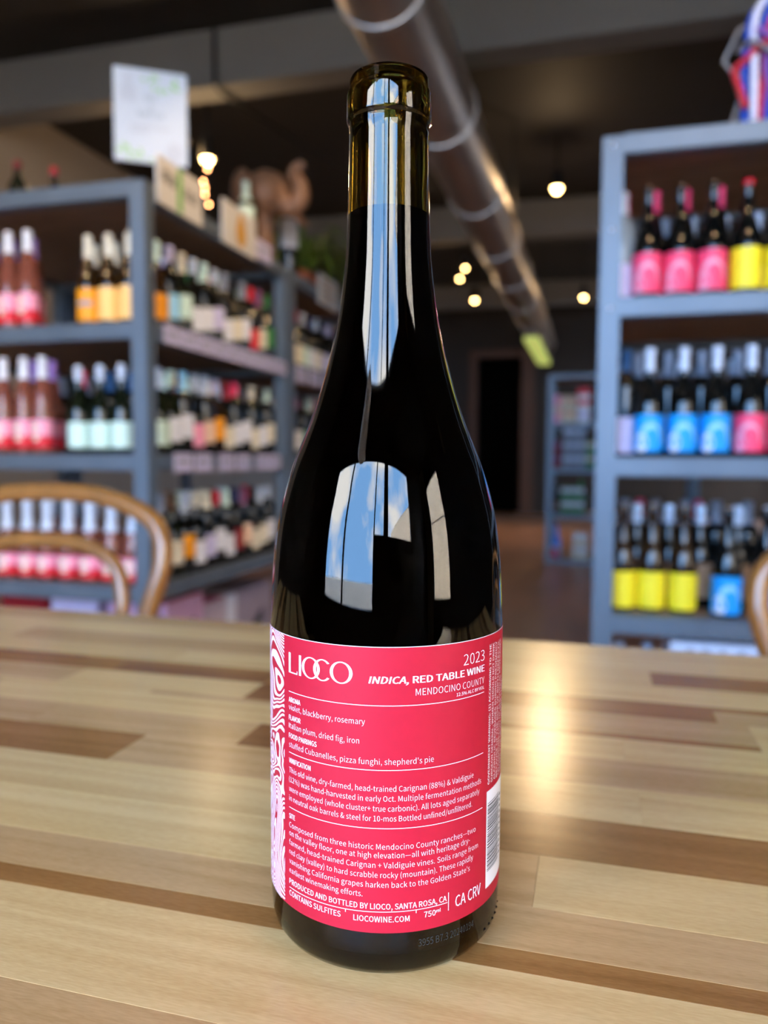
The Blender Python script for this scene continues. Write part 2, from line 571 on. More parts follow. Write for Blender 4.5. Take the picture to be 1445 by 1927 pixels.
# ------------------------------------------------------------------ the red-labelled bottle
D0 = 0.2755
AN = radians(15.014)
BX, BY = -D0 * sin(AN), D0 * cos(AN)
R = 0.0415
bot = thing('wine_bottle', 'dark glass wine bottle with red back label standing on the table', 'bottle', (BX, BY, ZT), AN)
GLASS = bpy.data.materials.new('olive_bottle_glass')
GLASS.use_nodes = True
b = GLASS.node_tree.nodes['Principled BSDF']
b.inputs['Base Color'].default_value = (0.25, 0.18, 0.022, 1)
b.inputs['Transmission Weight'].default_value = 1.0
b.inputs['Roughness'].default_value = 0.0
b.inputs['IOR'].default_value = 1.5
WINE = mat('dark_red_wine', (0.018, 0.008, 0.016), 0.3, spec=0.0)
outer = [(0, .004), (.022, .003), (.033, .0008), (.0368, 0), (.0392, .0010), (.0405, .0032), (.0412, .0065), (.0415, .012),
         (.0415, .060), (.0415, .1075), (.0409, .123), (.03975, .1365), (.0379, .1478), (.0355, .1568), (.0330, .1645), (.0303, .1712), (.0268, .1803), (.0232, .1913), (.0199, .2036),
         (.0176, .2148), (.0160, .2258), (.0149, .2366), (.0144, .247), (.01405, .2600), (.01385, .2700), (.01375, .2755), (.01375, .2800),
         (.0141, .2806), (.0146, .2812), (.0147, .2820), (.0147, .2896), (.0145, .2905), (.01395, .2912), (.01375, .2918), (.0137, .2946), (.0133, .2955), (.0125, .2960), (.0106, .2958), (.0098, .2948)]
inner = [(.0095, .290), (.0098, .27), (.0100, .255), (.0108, .24), (.0130, .222), (.0160, .2036), (.0195, .1913), (.0232, .1803), (.0268, .1712), (.0322, .1568), (.0347, .1478),
         (.0372, .1300), (.0385, .1075), (.0390, .012), (.0375, .0075), (.030, .006), (.018, .0065), (0, .0075)]


def refine(p, k=3):
    q = []
    for i in range(len(p) - 1):
        a, b_, c, d = p[max(i - 1, 0)], p[i], p[i + 1], p[min(i + 2, len(p) - 1)]
        for j in range(k):
            s = j / k
            q.append(tuple(0.5 * (2 * b_[n] + (c[n] - a[n]) * s + (2 * a[n] - 5 * b_[n] + 4 * c[n] - d[n]) * s * s + (3 * b_[n] - a[n] - 3 * c[n] + d[n]) * s ** 3) for n in (0, 1)))
    q.append(p[-1])
    return [(max(r, 0), z) for r, z in q]


shoulder = refine(outer[9:26], 4)
MB().lathe(outer[:9] + shoulder + outer[26:] + inner, 128).obj('bottle_glass', GLASS, bot, angle=60)
wine = [(0, .2502), (.0104, .2505)] + [(r + .0003, z - .0002) for r, z in inner[3:17]] + [(0, .0074)]
MB().lathe(wine, 96).obj('wine', WINE, bot, angle=60)

RED = mat('red_label_paper', 'BE142F', 0.5, spec=0.35, var=0.03, vscale=300)
LZ0, LZ1 = .0158, .1077
lab = MB().patch(R + .00012, LZ0, LZ1, -112, 165, 120, 2)
lab = lab.obj('back_label', RED, bot)
edge = MB()
edge.patch(R + .00016, LZ1 - .00022, LZ1, -112, 165, 120)
edge.obj('paper_edge', WHITE_I, lab)
# wandering contour-line print on the side
CON = bpy.data.materials.new('contour_line_print')
CON.use_nodes = True
t = CON.node_tree
b = t.nodes['Principled BSDF']
b.inputs['Roughness'].default_value = .5
tcn = t.nodes.new('ShaderNodeTexCoord')
mp = t.nodes.new('ShaderNodeMapping')
mp.inputs['Scale'].default_value = (46, 46, 26)
n1 = t.nodes.new('ShaderNodeTexNoise')
n1.inputs['Scale'].default_value = 1.0
n1.inputs['Detail'].default_value = 1.5
n1.inputs['Distortion'].default_value = 0.9
mu = t.nodes.new('ShaderNodeMath')
mu.operation = 'MULTIPLY'
mu.inputs[1].default_value = 40
frc = t.nodes.new('ShaderNodeMath')
frc.operation = 'FRACT'
gt = t.nodes.new('ShaderNodeMath')
gt.operation = 'GREATER_THAN'
gt.inputs[1].default_value = .52
mxc = t.nodes.new('ShaderNodeMix')
mxc.data_type = 'RGBA'
mxc.inputs['A'].default_value = lin('BE142F')
mxc.inputs['B'].default_value = lin((.96, .93, .97))
t.links.new(tcn.outputs['Object'], mp.inputs[0])
t.links.new(mp.outputs[0], n1.inputs[0])
t.links.new(n1.outputs['Fac'], mu.inputs[0])
t.links.new(mu.outputs[0], frc.inputs[0])
t.links.new(frc.outputs[0], gt.inputs[0])
t.links.new(gt.outputs[0], mxc.inputs['Factor'])
t.links.new(mxc.outputs['Result'], b.inputs['Base Color'])
MB().patch(R + .00018, LZ0, LZ1 - .0003, -112, -54.2, 40, 2).obj('contour_print', CON, lab)

# --- lettering
fdir = bpy.utils.system_resource('DATAFILES', path='fonts')
try:
    FONT = bpy.data.fonts.load(fdir + '/Noto Sans CJK Regular.woff2')
except Exception:
    FONT = None


def text_mesh(s, offset=0.0, shear=0.0, res=2, spacing=1.0):
    c = bpy.data.curves.new('t', 'FONT')
    c.body = s
    if FONT:
        c.font = FONT
    c.resolution_u = res
    c.offset = offset
    c.shear = shear
    c.space_character = spacing
    o = bpy.data.objects.new('t', c)
    COL.objects.link(o)
    dg = bpy.context.evaluated_depsgraph_get()
    me = bpy.data.meshes.new_from_object(o.evaluated_get(dg))
    vs = [(v.co.x, v.co.y) for v in me.vertices]
    fs = [tuple(p.vertices) for p in me.polygons]
    bpy.data.objects.remove(o)
    bpy.data.curves.remove(c)
    bpy.data.meshes.remove(me)
    return vs, fs


hv, _ = text_mesh('H')
CAPH = max(y for x, y in hv) - min(y for x, y in hv)
RT = R + .00022


def put(mb, s, z, phi, cap, width=None, align='l', offset=0.0, shear=0.0, vertical=False, r=RT, spacing=1.0, slope=0.0):
    """letters on the cylinder: baseline height z, start (or end) angle phi in degrees, cap height, width in metres"""
    vs, fs = text_mesh(s, -.0042 if offset <= 0 else 0.0, shear, spacing=spacing)
    offset *= CAPH * 1.5
    dup = [0.0] if offset <= 0 else [-offset, offset / -3, offset / 3, offset]
    x0, x1 = min(p[0] for p in vs), max(p[0] for p in vs)
    sy = cap / CAPH
    sx = width / (x1 - x0) if width else sy
    w = (x1 - x0) * sx
    for k, d in enumerate(dup):
      res = []
      rr = r + k * 4e-6
      for x, y in vs:
        X, Y = (x - x0 + d) * sx, y * sy
        if align == 'r':
            X -= w
        if vertical:
            a, zz = radians(phi) - Y / r, z + X
        else:
            a, zz = radians(phi) + X / r, z + Y + slope * X
        res.append((rr * sin(a), -rr * cos(a), zz))
      mb.add(res, fs)


def dW(p0, p1):
    return radians(p1 - p0) * RT


def rule(mb, z0, z1, p0, p1, th=.00022):
    n = max(2, int(abs(p1 - p0)))
    vs, fs = [], []
    for i in range(n + 1):
        a = radians(p0 + (p1 - p0) * i / n)
        z = z0 + (z1 - z0) * i / n
        vs += [(RT * sin(a), -RT * cos(a), z - th / 2), (RT * sin(a), -RT * cos(a), z + th / 2)]
        if i:
            fs.append((2 * i - 2, 2 * i, 2 * i + 1, 2 * i - 1))
    mb.add(vs, fs)


PL, PR_ = -50.0, 50.6
# logo: tall roman capitals, the first O and the C interlocked
lg = MB()
LB, LT = .0955, .1022


def lbox(p0, p1, z0, z1):
    lg.patch(RT, z0, z1, p0, p1, 2)


def lring(pc, pw, z0, z1, gap=None, th=.0011, thin=.00035):
    n = 44
    zc, hz = (z0 + z1) / 2, (z1 - z0) / 2
    hw = radians(pw) * RT / 2
    a0, a1 = (0, 2 * pi) if gap is None else (gap, 2 * pi - gap)
    vs, fs = [], []
    for i in range(n + 1):
        a = a0 + (a1 - a0) * i / n
        for k in (0, 1):
            xx = (hw - k * th) * cos(a)
            zz = (hz - k * thin) * sin(a)
            ph = radians(pc) + xx / RT
            vs.append((RT * sin(ph), -RT * cos(ph), zc + zz))
        if i:
            fs.append((2 * i - 2, 2 * i, 2 * i + 1, 2 * i - 1))
    lg.add(vs, fs)


lbox(-50.0, -48.5, LB, LT)
lbox(-48.5, -44.0, LB, LB + .0004)
lbox(-44.0, -43.6, LB, LB + .0011)
lbox(-42.5, -41.1, LB, LT)
lring(-35.4, 10.4, LB - .0001, LT + .0002)
lring(-28.9, 9.8, LB - .0001, LT + .0002, gap=.75)
lring(-19.8, 10.6, LB - .0001, LT + .0002)
lg.obj('logo_lettering', WHITE_I, lab, smooth=False)

hd = MB()
put(hd, '2023', .0998, PR_, .0036, dW(36.4, PR_), 'r', offset=-.012)
put(hd, 'INDICA,', .0962, -7.4, .0022, dW(-7.4, 9.6), 'l', offset=.026, shear=.2)
put(hd, 'RED TABLE WINE', .0962, 11.6, .0022, dW(11.6, PR_), 'l', offset=.026)
put(hd, 'MENDOCINO COUNTY', .0922, PR_, .0022, dW(12.8, PR_), 'r', offset=-.010)
put(hd, '12.5% ALC BY VOL', .0903, PR_, .00105, dW(32.5, PR_), 'r', offset=.004)
hd.obj('heading_lettering', WHITE_I, lab, smooth=False)

bd = MB()
OL = -.006
for s, z, pe, cap, bold in [
    ('AROMA', .0857, -41.6, .00165, 1), ('violet, blackberry, rosemary', .0831, -9.0, .00185, 0),
    ('FLAVOR', .0797, -41.6, .00165, 1), ('Italian plum, dried fig, iron', .0769, -11.5, .00185, 0),
    ('FOOD PAIRINGS', .0736, -32.0, .00165, 1), ("stuffed Cubanelles, pizza funghi, shepherd's pie", .0705, 21.3, .00185, 0),
    ('VINIFICATION', .0652, -35.4, .00165, 1),
    ('This old vine, dry-farmed, head-trained Carignan (88%) & Valdiguie', .0619, 43.5, .0018, 0),
    ('(12%) was hand-harvested in early Oct. Multiple fermentation methods', .0587, 49.2, .0018, 0),
    ('were employed (whole cluster+ true carbonic). All lots aged separately', .0555, 48.0, .0018, 0),
    ('in neutral oak barrels & steel for 10-mos Bottled unfined/unfiltered.', .0523, 42.7, .0018, 0),
    ('SITE', .0463, -45.6, .00165, 1),
    ('Composed from three historic Mendocino County ranches\u2014two', .0432, 45.5, .0018, 0),
    ('on the valley floor, one at high elevation\u2014all with heritage dry-', .0404, 41.6, .0018, 0),
    ('farmed, head-trained Carignan + Valdiguie vines. Soils range from', .0372, 47.4, .0018, 0),
    ('red clay (valley) to hard scrabble rocky (mountain). These rapidly', .0340, 43.9, .0018, 0),
    ("vanishing California grapes harken back to the Golden State's", .0308, 41.8, .0018, 0),
    ('earliest winemaking efforts.', .0276, -9.8, .0018, 0),
    ('PRODUCED AND BOTTLED BY LIOCO, SANTA ROSA, CA', .0237, 28.4, .00185, 2),
    ('CONTAINS SULFITES', .0197, -19.8, .00185, 2),
]:
    put(bd, s, z, PL, cap, dW(PL, pe), 'l', offset={0: OL, 1: .022, 2: .008}[bold])
put(bd, 'LIOCOWINE.COM', .0195, -13.8, .00185, dW(-13.8, 10.8), 'l', offset=.008)
put(bd, '750', .0200, 17.4, .00185, dW(17.4, 22.9), 'l', offset=.004)
put(bd, 'ml', .0208, 23.2, .0011, None, 'l', offset=.004)
put(bd, 'CA CRV', .0206, 33.2, .0037, dW(33.2, 50.0), 'l', offset=.004)
bd.obj('body_lettering', WHITE_I, lab, smooth=False)

rl = MB()
rule(rl, .0892, .0892, PL, PR_)
rule(rl, .0687, .0687, PL, PR_)
rule(rl, .0500, .0500, PL, PR_)
rule(rl, .0224, .0231, PL, 28.8)
for p, z0, z1 in ((-17.5, .0217, .0226), (13.8, .0219, .0228), (29.4, .0203, .0263)):
    rl.patch(RT, z0, z1, p - .16, p + .16, 1)
rl.obj('rule_lines', WHITE_I, lab, smooth=False)

wn = MB()
for i, s in enumerate(['GOVERNMENT WARNING: (1) ACCORDING TO THE', 'SURGEON GENERAL, WOMEN SHOULD NOT DRINK', 'ALCOHOLIC BEVERAGES DURING PREGNANCY',
                       'BECAUSE OF THE RISK OF BIRTH DEFECTS.', '(2) CONSUMPTION OF ALCOHOLIC BEVERAGES', 'IMPAIRS YOUR ABILITY TO DRIVE A CAR OR', 'OPERATE MACHINERY, AND MAY CAUSE']):
    put(wn, s, .0565, 57.0 + 3.3 * i, .0013, .0478 if i < 5 else None, 'l', offset=.016 if i else .024, vertical=True)
wn.obj('warning_lettering', WHITE_I, lab, smooth=False)
bc = MB().patch(RT, .0206, .0543, 54.4, 82, 16).obj('barcode', WHITE_I, lab)
INK = mat('black_print', (0.06, 0.06, 0.08), .5)
bars = MB()
rnd = random.Random(3)
z = .0262
while z < .0500:
    w = rnd.choice((.00022, .00022, .00034, .0005))
    bars.patch(RT + .00005, z, z + w, 55.6, 70.5, 10)
    z += w + rnd.choice((.00024, .0003, .0004, .0005))
for k in range(11):
    bars.patch(RT + .00005, .027 + .0021 * k, .0279 + .0021 * k, 72.3, 74.6, 2)
bars.obj('barcode_bars', INK, lab)
cd = MB()
put(cd, '3955 B7.3 20240194', .0106, 15.0, .0024, dW(15.0, 45.0), 'l', r=R + .0001, offset=-.014)
cd.obj('lot_code_lettering', mat('grey_lot_ink', (.27, .27, .26), .6), bot, smooth=False)
dots = MB()
for k in range(14):
    a = radians(56 + 5 * k)
    dots.add([((.0409 + .0008 * n[0]) * sin(a + n[1]), -(.0409 + .0008 * n[0]) * cos(a + n[1]), .0058 + n[2]) for n in ((0, -.014, -.0006), (0, .014, -.0006), (0, .014, .0006), (0, -.014, .0006), (.8, 0, 0))],
             [(0, 1, 4), (1, 2, 4), (2, 3, 4), (3, 0, 4)])
dots.obj('base_knurl', GLASS, bot)

# ------------------------------------------------------------------ steel racks
def rack(label, x0, x1, y0, y1, levels, x_bars=True, w=.054, h=.055):
    """bare steel tube frame with wooden shelf boards; levels = top heights of the shelves"""
    r = thing('steel_rack', label, 'shelf rack', (0, 0, 0))
    zt = levels[-1]
    for xa in (x0, x1 - w):
        for ya in (y0, y1 - w):
            MB().cbox(xa, xa + w, ya, ya + w, 0, zt - .004, .004).obj('post', STEEL, r, smooth=False)
    for z in levels:
        for ya in (y0 + .002, y1 - w + .002):
            MB().cbox(x0 + w, x1 - w, ya, ya + w - .004, z - h, z, .004).obj('cross_bar', STEEL, r, smooth=False)
        for xa in (x0 + .002, x1 - w + .002):
            MB().cbox(xa, xa + w - .004, y0 + w, y1 - w, z - h, z, .004).obj('side_bar', STEEL, r, smooth=False)
        n = max(2, round((y1 - y0 - .11) / .19))
        ys = [y0 + w + (y1 - y0 - 2 * w) * i / n for i in range(n + 1)]
        for a, b in zip(ys, ys[1:]):
            MB().box(x0 + w + .001, x1 - w - .001, a + .001, b - .001, z - .024, z - .001).obj('shelf_plank', DARKWOOD, r, smooth=False)
    for z in (levels[-1] - .03, levels[-1] - .25, levels[-2] - .03):
        for xa in (x0 + .027,):
            m_ = MB().lathe([(0, .003), (.005, .002), (.007, 0)], 10)
            m_.v = [(xa + x, y0 - z_, z + y) for x, y, z_ in m_.v]
            m_.obj('screw_head', SCREW, r)
    return r


SCREW = mat('bright_screw', (.75, .76, .78), .25, .9)
LX, LY = -1.395, 2.212          # corner post of the rack under the white sign
RX, RY = 0.002, 2.200           # corner post of the rack carrying the rope bundle
LEV = (.07, .488, .926, 1.354, 1.80)
rack('grey steel bottle rack with wood shelves under the white sign', LX - 1.25, LX, LY, 3.41, LEV)
rack('steel bottle rack behind the first, carrying the potted fern', LX - 1.25, LX, 3.43, 4.62, LEV)
rack('bright grey steel rack with the braided rope bundle on top', RX, RX + 1.25, RY, RY + .75, (.07, .489, .924, 1.354, 1.782))
rack('small steel rack of cans by the far end of the aisle', -.405, .85, 6.90, 7.40, (.04, .44, .84, 1.235, 1.655), w=.05, h=.04)

# ------------------------------------------------------------------ bottles
DG = mat('near_black_glass', (.035, .04, .035), .06, spec=.6)
GG = mat('dark_green_glass', (.06, .085, .04), .06, spec=.6)
BG_ = mat('amber_brown_glass', (.17, .10, .03), .06, spec=.6)
ROSE = mat('rose_wine_glass', (.68, .40, .32), .06, trans=.55, spec=.6)
ROSEL = mat('pale_rose_glass', (.80, .52, .44), .06, trans=.45, spec=.6)
CLEAR = mat('clear_bottle_glass', (.80, .84, .86), .05, trans=.6, spec=.6)
TEAL = mat('pale_teal_glass', (.40, .58, .57), .1, trans=.3)
CM = {}


def paper(key, col, rough=.5):
    if key not in CM:
        CM[key] = mat(key + '_paper', col, rough, spec=.4, var=.04, vscale=60)
    return CM[key]


COLS = {'white': (.90, .90, .92), 'cream': (.90, .86, .76), 'pink': (.98, .28, .44), 'palepink': (.97, .62, .72), 'red': (.86, .10, .18), 'orange': (.96, .62, .05), 'lightorange': (1, .78, .45),
        'yellow': (1.0, .90, .16), 'blue': (.06, .62, .93), 'lightblue': (.62, .85, .97), 'mint': (.82, .92, .86), 'lavender': (.80, .77, .90), 'grey': (.55, .57, .62), 'darkred': (.55, .07, .12),
        'mauve': (.55, .32, .47), 'navy': (.10, .14, .34), 'green': (.22, .50, .26), 'peach': (.93, .78, .66), 'black': (.04, .04, .05), 'tealblue': (.14, .32, .50), 'silver': (.78, .82, .88), 'brown': (.42, .30, .20), 'purple': (.66, .50, .78), 'kraft': (.70, .55, .42)}


def pc(k):
    return paper(k, COLS[k])


SHAPES = {  # outer profiles, bottom to top
    'burgundy': [(0, .006), (.03, .004), (.036, 0), (.0395, .003), (.041, .009), (.041, .124), (.0398, .142), (.0355, .161), (.0275, .183), (.0195, .205), (.0155, .228), (.0143, .25), (.0140, .277), (.0152, .279), (.0152, .289), (.0138, .291), (.0135, .296), (0, .296)],
    'bordeaux': [(0, .006), (.03, .004), (.034, 0), (.037, .003), (.038, .009), (.038, .188), (.0365, .203), (.030, .218), (.021, .230), (.0160, .242), (.0146, .258), (.0142, .284), (.0156, .286), (.0156, .297), (.0140, .300), (0, .300)],
    'slim': [(0, .006), (.03, .004), (.035, 0), (.0385, .003), (.0395, .009), (.0395, .12), (.0375, .155), (.0335, .19), (.0275, .22), (.021, .25), (.0165, .28), (.0150, .305), (.0150, .318), (.0158, .320), (.0158, .328), (.014, .331), (0, .331)],
    'sparkling': [(0, .006), (.03, .004), (.036, 0), (.040, .003), (.0415, .009), (.0415, .10), (.0405, .12), (.036, .145), (.028, .170), (.021, .192), (.0175, .215), (.0165, .235), (.0175, .240), (.0185, .25), (.0185, .268), (.016, .274), (0, .275)],
}


for k_ in SHAPES:
    SHAPES[k_] = [(r_ * (.93 if k_ != 'bordeaux' else .97), z_) for r_, z_ in SHAPES[k_]]


def radius_at(shape, z):
    p = SHAPES[shape]
    for (r0, z0), (r1, z1) in zip(p, p[1:]):
        if z0 <= z <= z1 and z1 > z0 and z > .009:
            return r0 + (r1 - r0) * (z - z0) / (z1 - z0)
    return p[5][0]


PROTO = {}


def proto(shape, glass, lab_, cap, prints=None, lz=(.025, .105), capz=.062):
    """parts of one kind of bottle: list of (name, mesh, parent index)"""
    key = (shape, glass.name, lab_, cap, prints, lz, capz)
    if key in PROTO:
        return PROTO[key]
    P = SHAPES[shape]
    H = P[-1][1]
    parts = []

    def addp(name, mb, material, par=-1):
        me = mb.mesh(name)
        me.materials.append(material)
        parts.append((name, me, par))
    addp('glass_body', MB().lathe(P, 24), glass)
    if lab_:
        r = P[5][0] + .0004
        mb = MB().patch(r, lz[0], lz[1], -105, 105, 20)
        addp('paper_label', mb, pc(lab_))
        li = len(parts) - 1
        zc, hh = (lz[0] + lz[1]) / 2, lz[1] - lz[0]
        if prints == 'sun':      # pale round emblem above a red foot band
            addp('foot_band', MB().patch(r + .0003, lz[0], lz[0] + hh * .42, -105, 105, 20), pc('red'), li)
            em = MB()
            vs = [(0, 0)] + [(1.0 * cos(2 * pi * k / 20), sin(2 * pi * k / 20)) for k in range(20)]
            em.add([((r + .0006) * sin(.55 * x), -(r + .0006) * cos(.55 * x), zc + hh * .05 + hh * .33 * y) for x, y in vs], [(0, 1 + k, 1 + (k + 1) % 20) for k in range(20)])
            addp('round_emblem', em, pc('cream'), li)
        elif prints in ('wave', 'swirl'):
            em = MB()
            vs, fs = [], []
            n = 18
            col = 'lightblue' if prints == 'wave' else 'palepink'
            for k in range(n + 1):
                a = pi * (1.15 - 1.25 * k / n)
                for q in (0, 1):
                    rad = .95 - q * (.12 + .42 * (1 - k / n))
                    x, y = -.05 + rad * cos(a) * .9, -.25 + rad * sin(a) * .8
                    vs.append(((r + .0005) * sin(x * .95), -(r + .0005) * cos(x * .95), zc + y * hh * .55))
                if k:
                    fs.append((2 * k - 2, 2 * k, 2 * k + 1, 2 * k - 1))
            em.add(vs, fs)
            addp('curl_print', em, pc(col), li)
            em = MB()
            vs = [(-.75, -.35)] + [(-.75 + .5 * cos(2 * pi * k / 16), -.45 + .42 * sin(2 * pi * k / 16)) for k in range(16)]
            em.add([((r + .0004) * sin(x * .95), -(r + .0004) * cos(x * .95), max(lz[0], zc + y * hh * .6)) for x, y in vs], [(0, 1 + k, 1 + (k + 1) % 16) for k in range(16)])
            addp('spray_print', em, pc('white' if prints == 'wave' else 'palepink'), li)
        elif prints == 'bar':
            addp('title_print', MB().patch(r + .0003, zc - .004, zc + .012, -40, 40, 8), pc('grey'), li)
    if cap:
        if cap == 'cork':
            addp('cork', MB().lathe([(.0095, H - .002), (.0098, H + .003), (0, H + .003)], 14), pc('kraft'))
        else:
            zs = [H - capz] + [z for r_, z in P if H - capz < z < H - .002]
            pr = [(radius_at(shape, z) + .0006, z) for z in zs] + [(P[-2][0] + .0006, H - .001), (P[-2][0] - .001, H + .0008), (0, H + .0008)]
            addp('foil_capsule', MB().lathe(pr, 20), pc(cap))
    PROTO[key] = parts
    return parts


NB = [0]


def bottle(parts, x, y, z, rz, label, group):
    t = thing('wine_bottle', label, 'bottle', (x, y, z + .0008), rz, group)
    objs = []
    for name, me, par in parts:
        o = bpy.data.objects.new(name, me)
        COL.objects.link(o)
        o.parent = t if par < 0 else objs[par]
        objs.append(o)
    NB[0] += 1
    return t


KIND = {
    # the end of the sign rack
    'rose_white': (('slim', ROSE, 'palepink', 'white', 'sun', (.02, .115), .075), 'rose bottle with white capsule'),
    'rose_purple': (('slim', ROSE, 'palepink', 'purple', 'sun', (.02, .115), .07), 'rose bottle with purple capsule'),
    'orange': (('burgundy', BG_, 'orange', 'cream', 'bar', (.012, .118), .075), 'orange-label bottle with cream capsule'),
    'orange2': (('burgundy', BG_, 'lightorange', 'cream', None, (.012, .118), .075), 'light orange-label bottle with cream capsule'),
    'bluecap': (('bordeaux', DG, 'grey', 'tealblue', None, (.03, .10), .07), 'dark bottle with blue capsule'),
    'greycap': (('bordeaux', DG, 'peach', 'grey', None, (.03, .12), .07), 'dark bottle with grey capsule'),
    'palecap': (('burgundy', DG, 'mint', 'mint', None, (.03, .12), .07), 'dark bottle with pale green capsule'),
    'mintlabel': (('burgundy', GG, 'mint', 'silver', None, (.02, .105), .05), 'green mint-label bottle'),
    'pinkcap': (('burgundy', DG, 'lavender', 'pink', None, (.02, .105), .06), 'dark bottle with pink capsule'),
    'sparkling': (('sparkling', ROSE, 'palepink', 'silver', 'sun', (.015, .088), .10), 'sparkling rose bottle with silver foil'),
    'plain_rose': (('sparkling', ROSEL, 'palepink', 'silver', None, (.015, .088), .06), 'pale sparkling rose bottle'),
    'redcap': (('burgundy', DG, 'grey', 'red', None, (.02, .10), .03), 'dark bottle with red cap'),
    # the rope rack
    'pinkfront': (('burgundy', DG, 'pink', 'cork', 'swirl', (.012, .117), .06), 'pink-label bottle with bare cork'),
    'pinkcapsule': (('slim', DG, 'pink', 'pink', None, (.012, .117), .062), 'pink-capsule bottle'),
    'yellowfront': (('burgundy', DG, 'yellow', 'red', None, (.012, .117), .012), 'yellow-label bottle with red wax tip'),
    'bluefront': (('burgundy', DG, 'blue', 'silver', 'wave', (.014, .114), .062), 'blue wave-label bottle with silver capsule'),
    'pinksilver': (('burgundy', DG, 'pink', 'silver', 'swirl', (.014, .114), .062), 'pink swirl-label bottle with silver capsule'),
    'yellowcork': (('burgundy', BG_, 'yellow', 'cork', None, (.010, .112), .062), 'yellow-label bottle with bare cork'),
    'bluecork': (('burgundy', DG, 'blue', 'cork', 'wave', (.010, .112), .062), 'blue wave-label bottle with bare cork'),
    'darkback': (('burgundy', DG, 'kraft', 'silver', None, (.03, .13), .055), 'dark bottle with silver capsule'),
    'greyback': (('bordeaux', DG, 'grey', 'grey', None, (.03, .12), .07), 'dark bottle with grey capsule'),
}


def row(kind, xs, y, z, where, group, ref, rz=0.0, jitter=.004):
    spec, desc = KIND[kind]
    p = proto(*spec)
    for i, x in enumerate(xs):
        lbl = desc + ', ' + (ORD[i] + ' from ' + ref + ', ' if len(xs) > 1 else '') + where
        bottle(p, x, y + random.uniform(-jitter, jitter), z, rz + random.uniform(-.25, .25), lbl, group)


LF = LY + .063
LF2, LF3 = LF + .10, LF + .23
E1 = 'upper end of sign rack'
E2 = 'middle end of sign rack'
E3 = 'low shelf behind bentwood chair'
row('rose_white', [-1.885, -1.966, -2.047], LF, 1.354, E1, 'bottles at the upper end of the sign rack', 'the post')
row('rose_purple', [-1.945, -2.03, -2.11], LF2, 1.354, E1 + ', back row', 'bottles at the upper end of the sign rack', 'the post')
row('orange', [-1.648], LF, 1.354, E1, 'bottles at the upper end of the sign rack', '')
row('orange2', [-1.490, -1.570], LF, 1.354, E1, 'bottles at the upper end of the sign rack', 'the post')
row('orange', [-1.61, -1.695], LF2, 1.354, E1 + ', back row', 'bottles at the upper end of the sign rack', 'the post')
row('bluecap', [-1.93, -2.02], LF + .48, 1.354, E1 + ', deep back', 'bottles at the upper end of the sign rack', 'the post')
row('greycap', [-1.845, -1.93], LF + .38, 1.354, E1 + ', deep back', 'bottles at the upper end of the sign rack', 'the post')
row('palecap', [-1.645], LF + .33, 1.354, E1 + ', deep back', 'bottles at the upper end of the sign rack', '')
row('greyback', [-1.72], LF + .36, 1.354, E1 + ', deep back', 'bottles at the upper end of the sign rack', '')

row('rose_white', [-1.838, -1.918, -2.0], LF, .926, E2, 'bottles on the middle end of the sign rack', 'the post')
row('rose_purple', [-1.878, -1.96], LF2, .926, E2 + ', back row', 'bottles on the middle end of the sign rack', 'the post')
row('mintlabel', [-1.528, -1.612, -1.698], LF, .926, E2, 'bottles on the middle end of the sign rack', 'the post')
row('pinkcap', [-1.78], LF2 + .03, .926, E2 + ', back row', 'bottles on the middle end of the sign rack', '')
row('bluecap', [-1.64, -1.73], LF3, .926, E2 + ', back row', 'bottles on the middle end of the sign rack', 'the post')

row('sparkling', [-1.492, -1.580, -1.665, -1.750, -1.835, -1.918, -2.00], LF, .488, E3, 'sparkling bottles behind the bentwood chair', 'the post')
row('plain_rose', [-1.54, -1.63, -1.715, -1.80, -1.885], LF2 - .01, .488, E3 + ', back row', 'sparkling bottles behind the bentwood chair', 'the post')
row('darkback', [-1.52, -1.62, -1.74, -1.85], LF + .055, .07, 'bottom shelf beneath the sparkling rose', 'bottles low down behind the chair', 'the post')
row('greyback', [-1.64, -1.73, -1.82, -1.92, -2.04], LF + .36, .926 + .0, E2 + ', deep back', 'bottles on the middle end of the sign rack', 'the post')
row('redcap', [-2.165], LY + .56, 1.80, 'standing alone on top of the sign rack', 'bottles on top of the sign rack', '')
KIND['redcap2'] = (('bordeaux', GG, 'grey', 'darkred', None, (.02, .10), .03), 'dark bottle with dull red cap')
row('redcap2', [-2.27], LY + .48, 1.80, 'cut by the frame edge on top of sign rack', 'bottles on top of the sign rack', '')
row('redcap', [-2.14], LY + .82, 1.80, 'only its cap showing above the sign rack top', 'bottles on top of the sign rack', '')

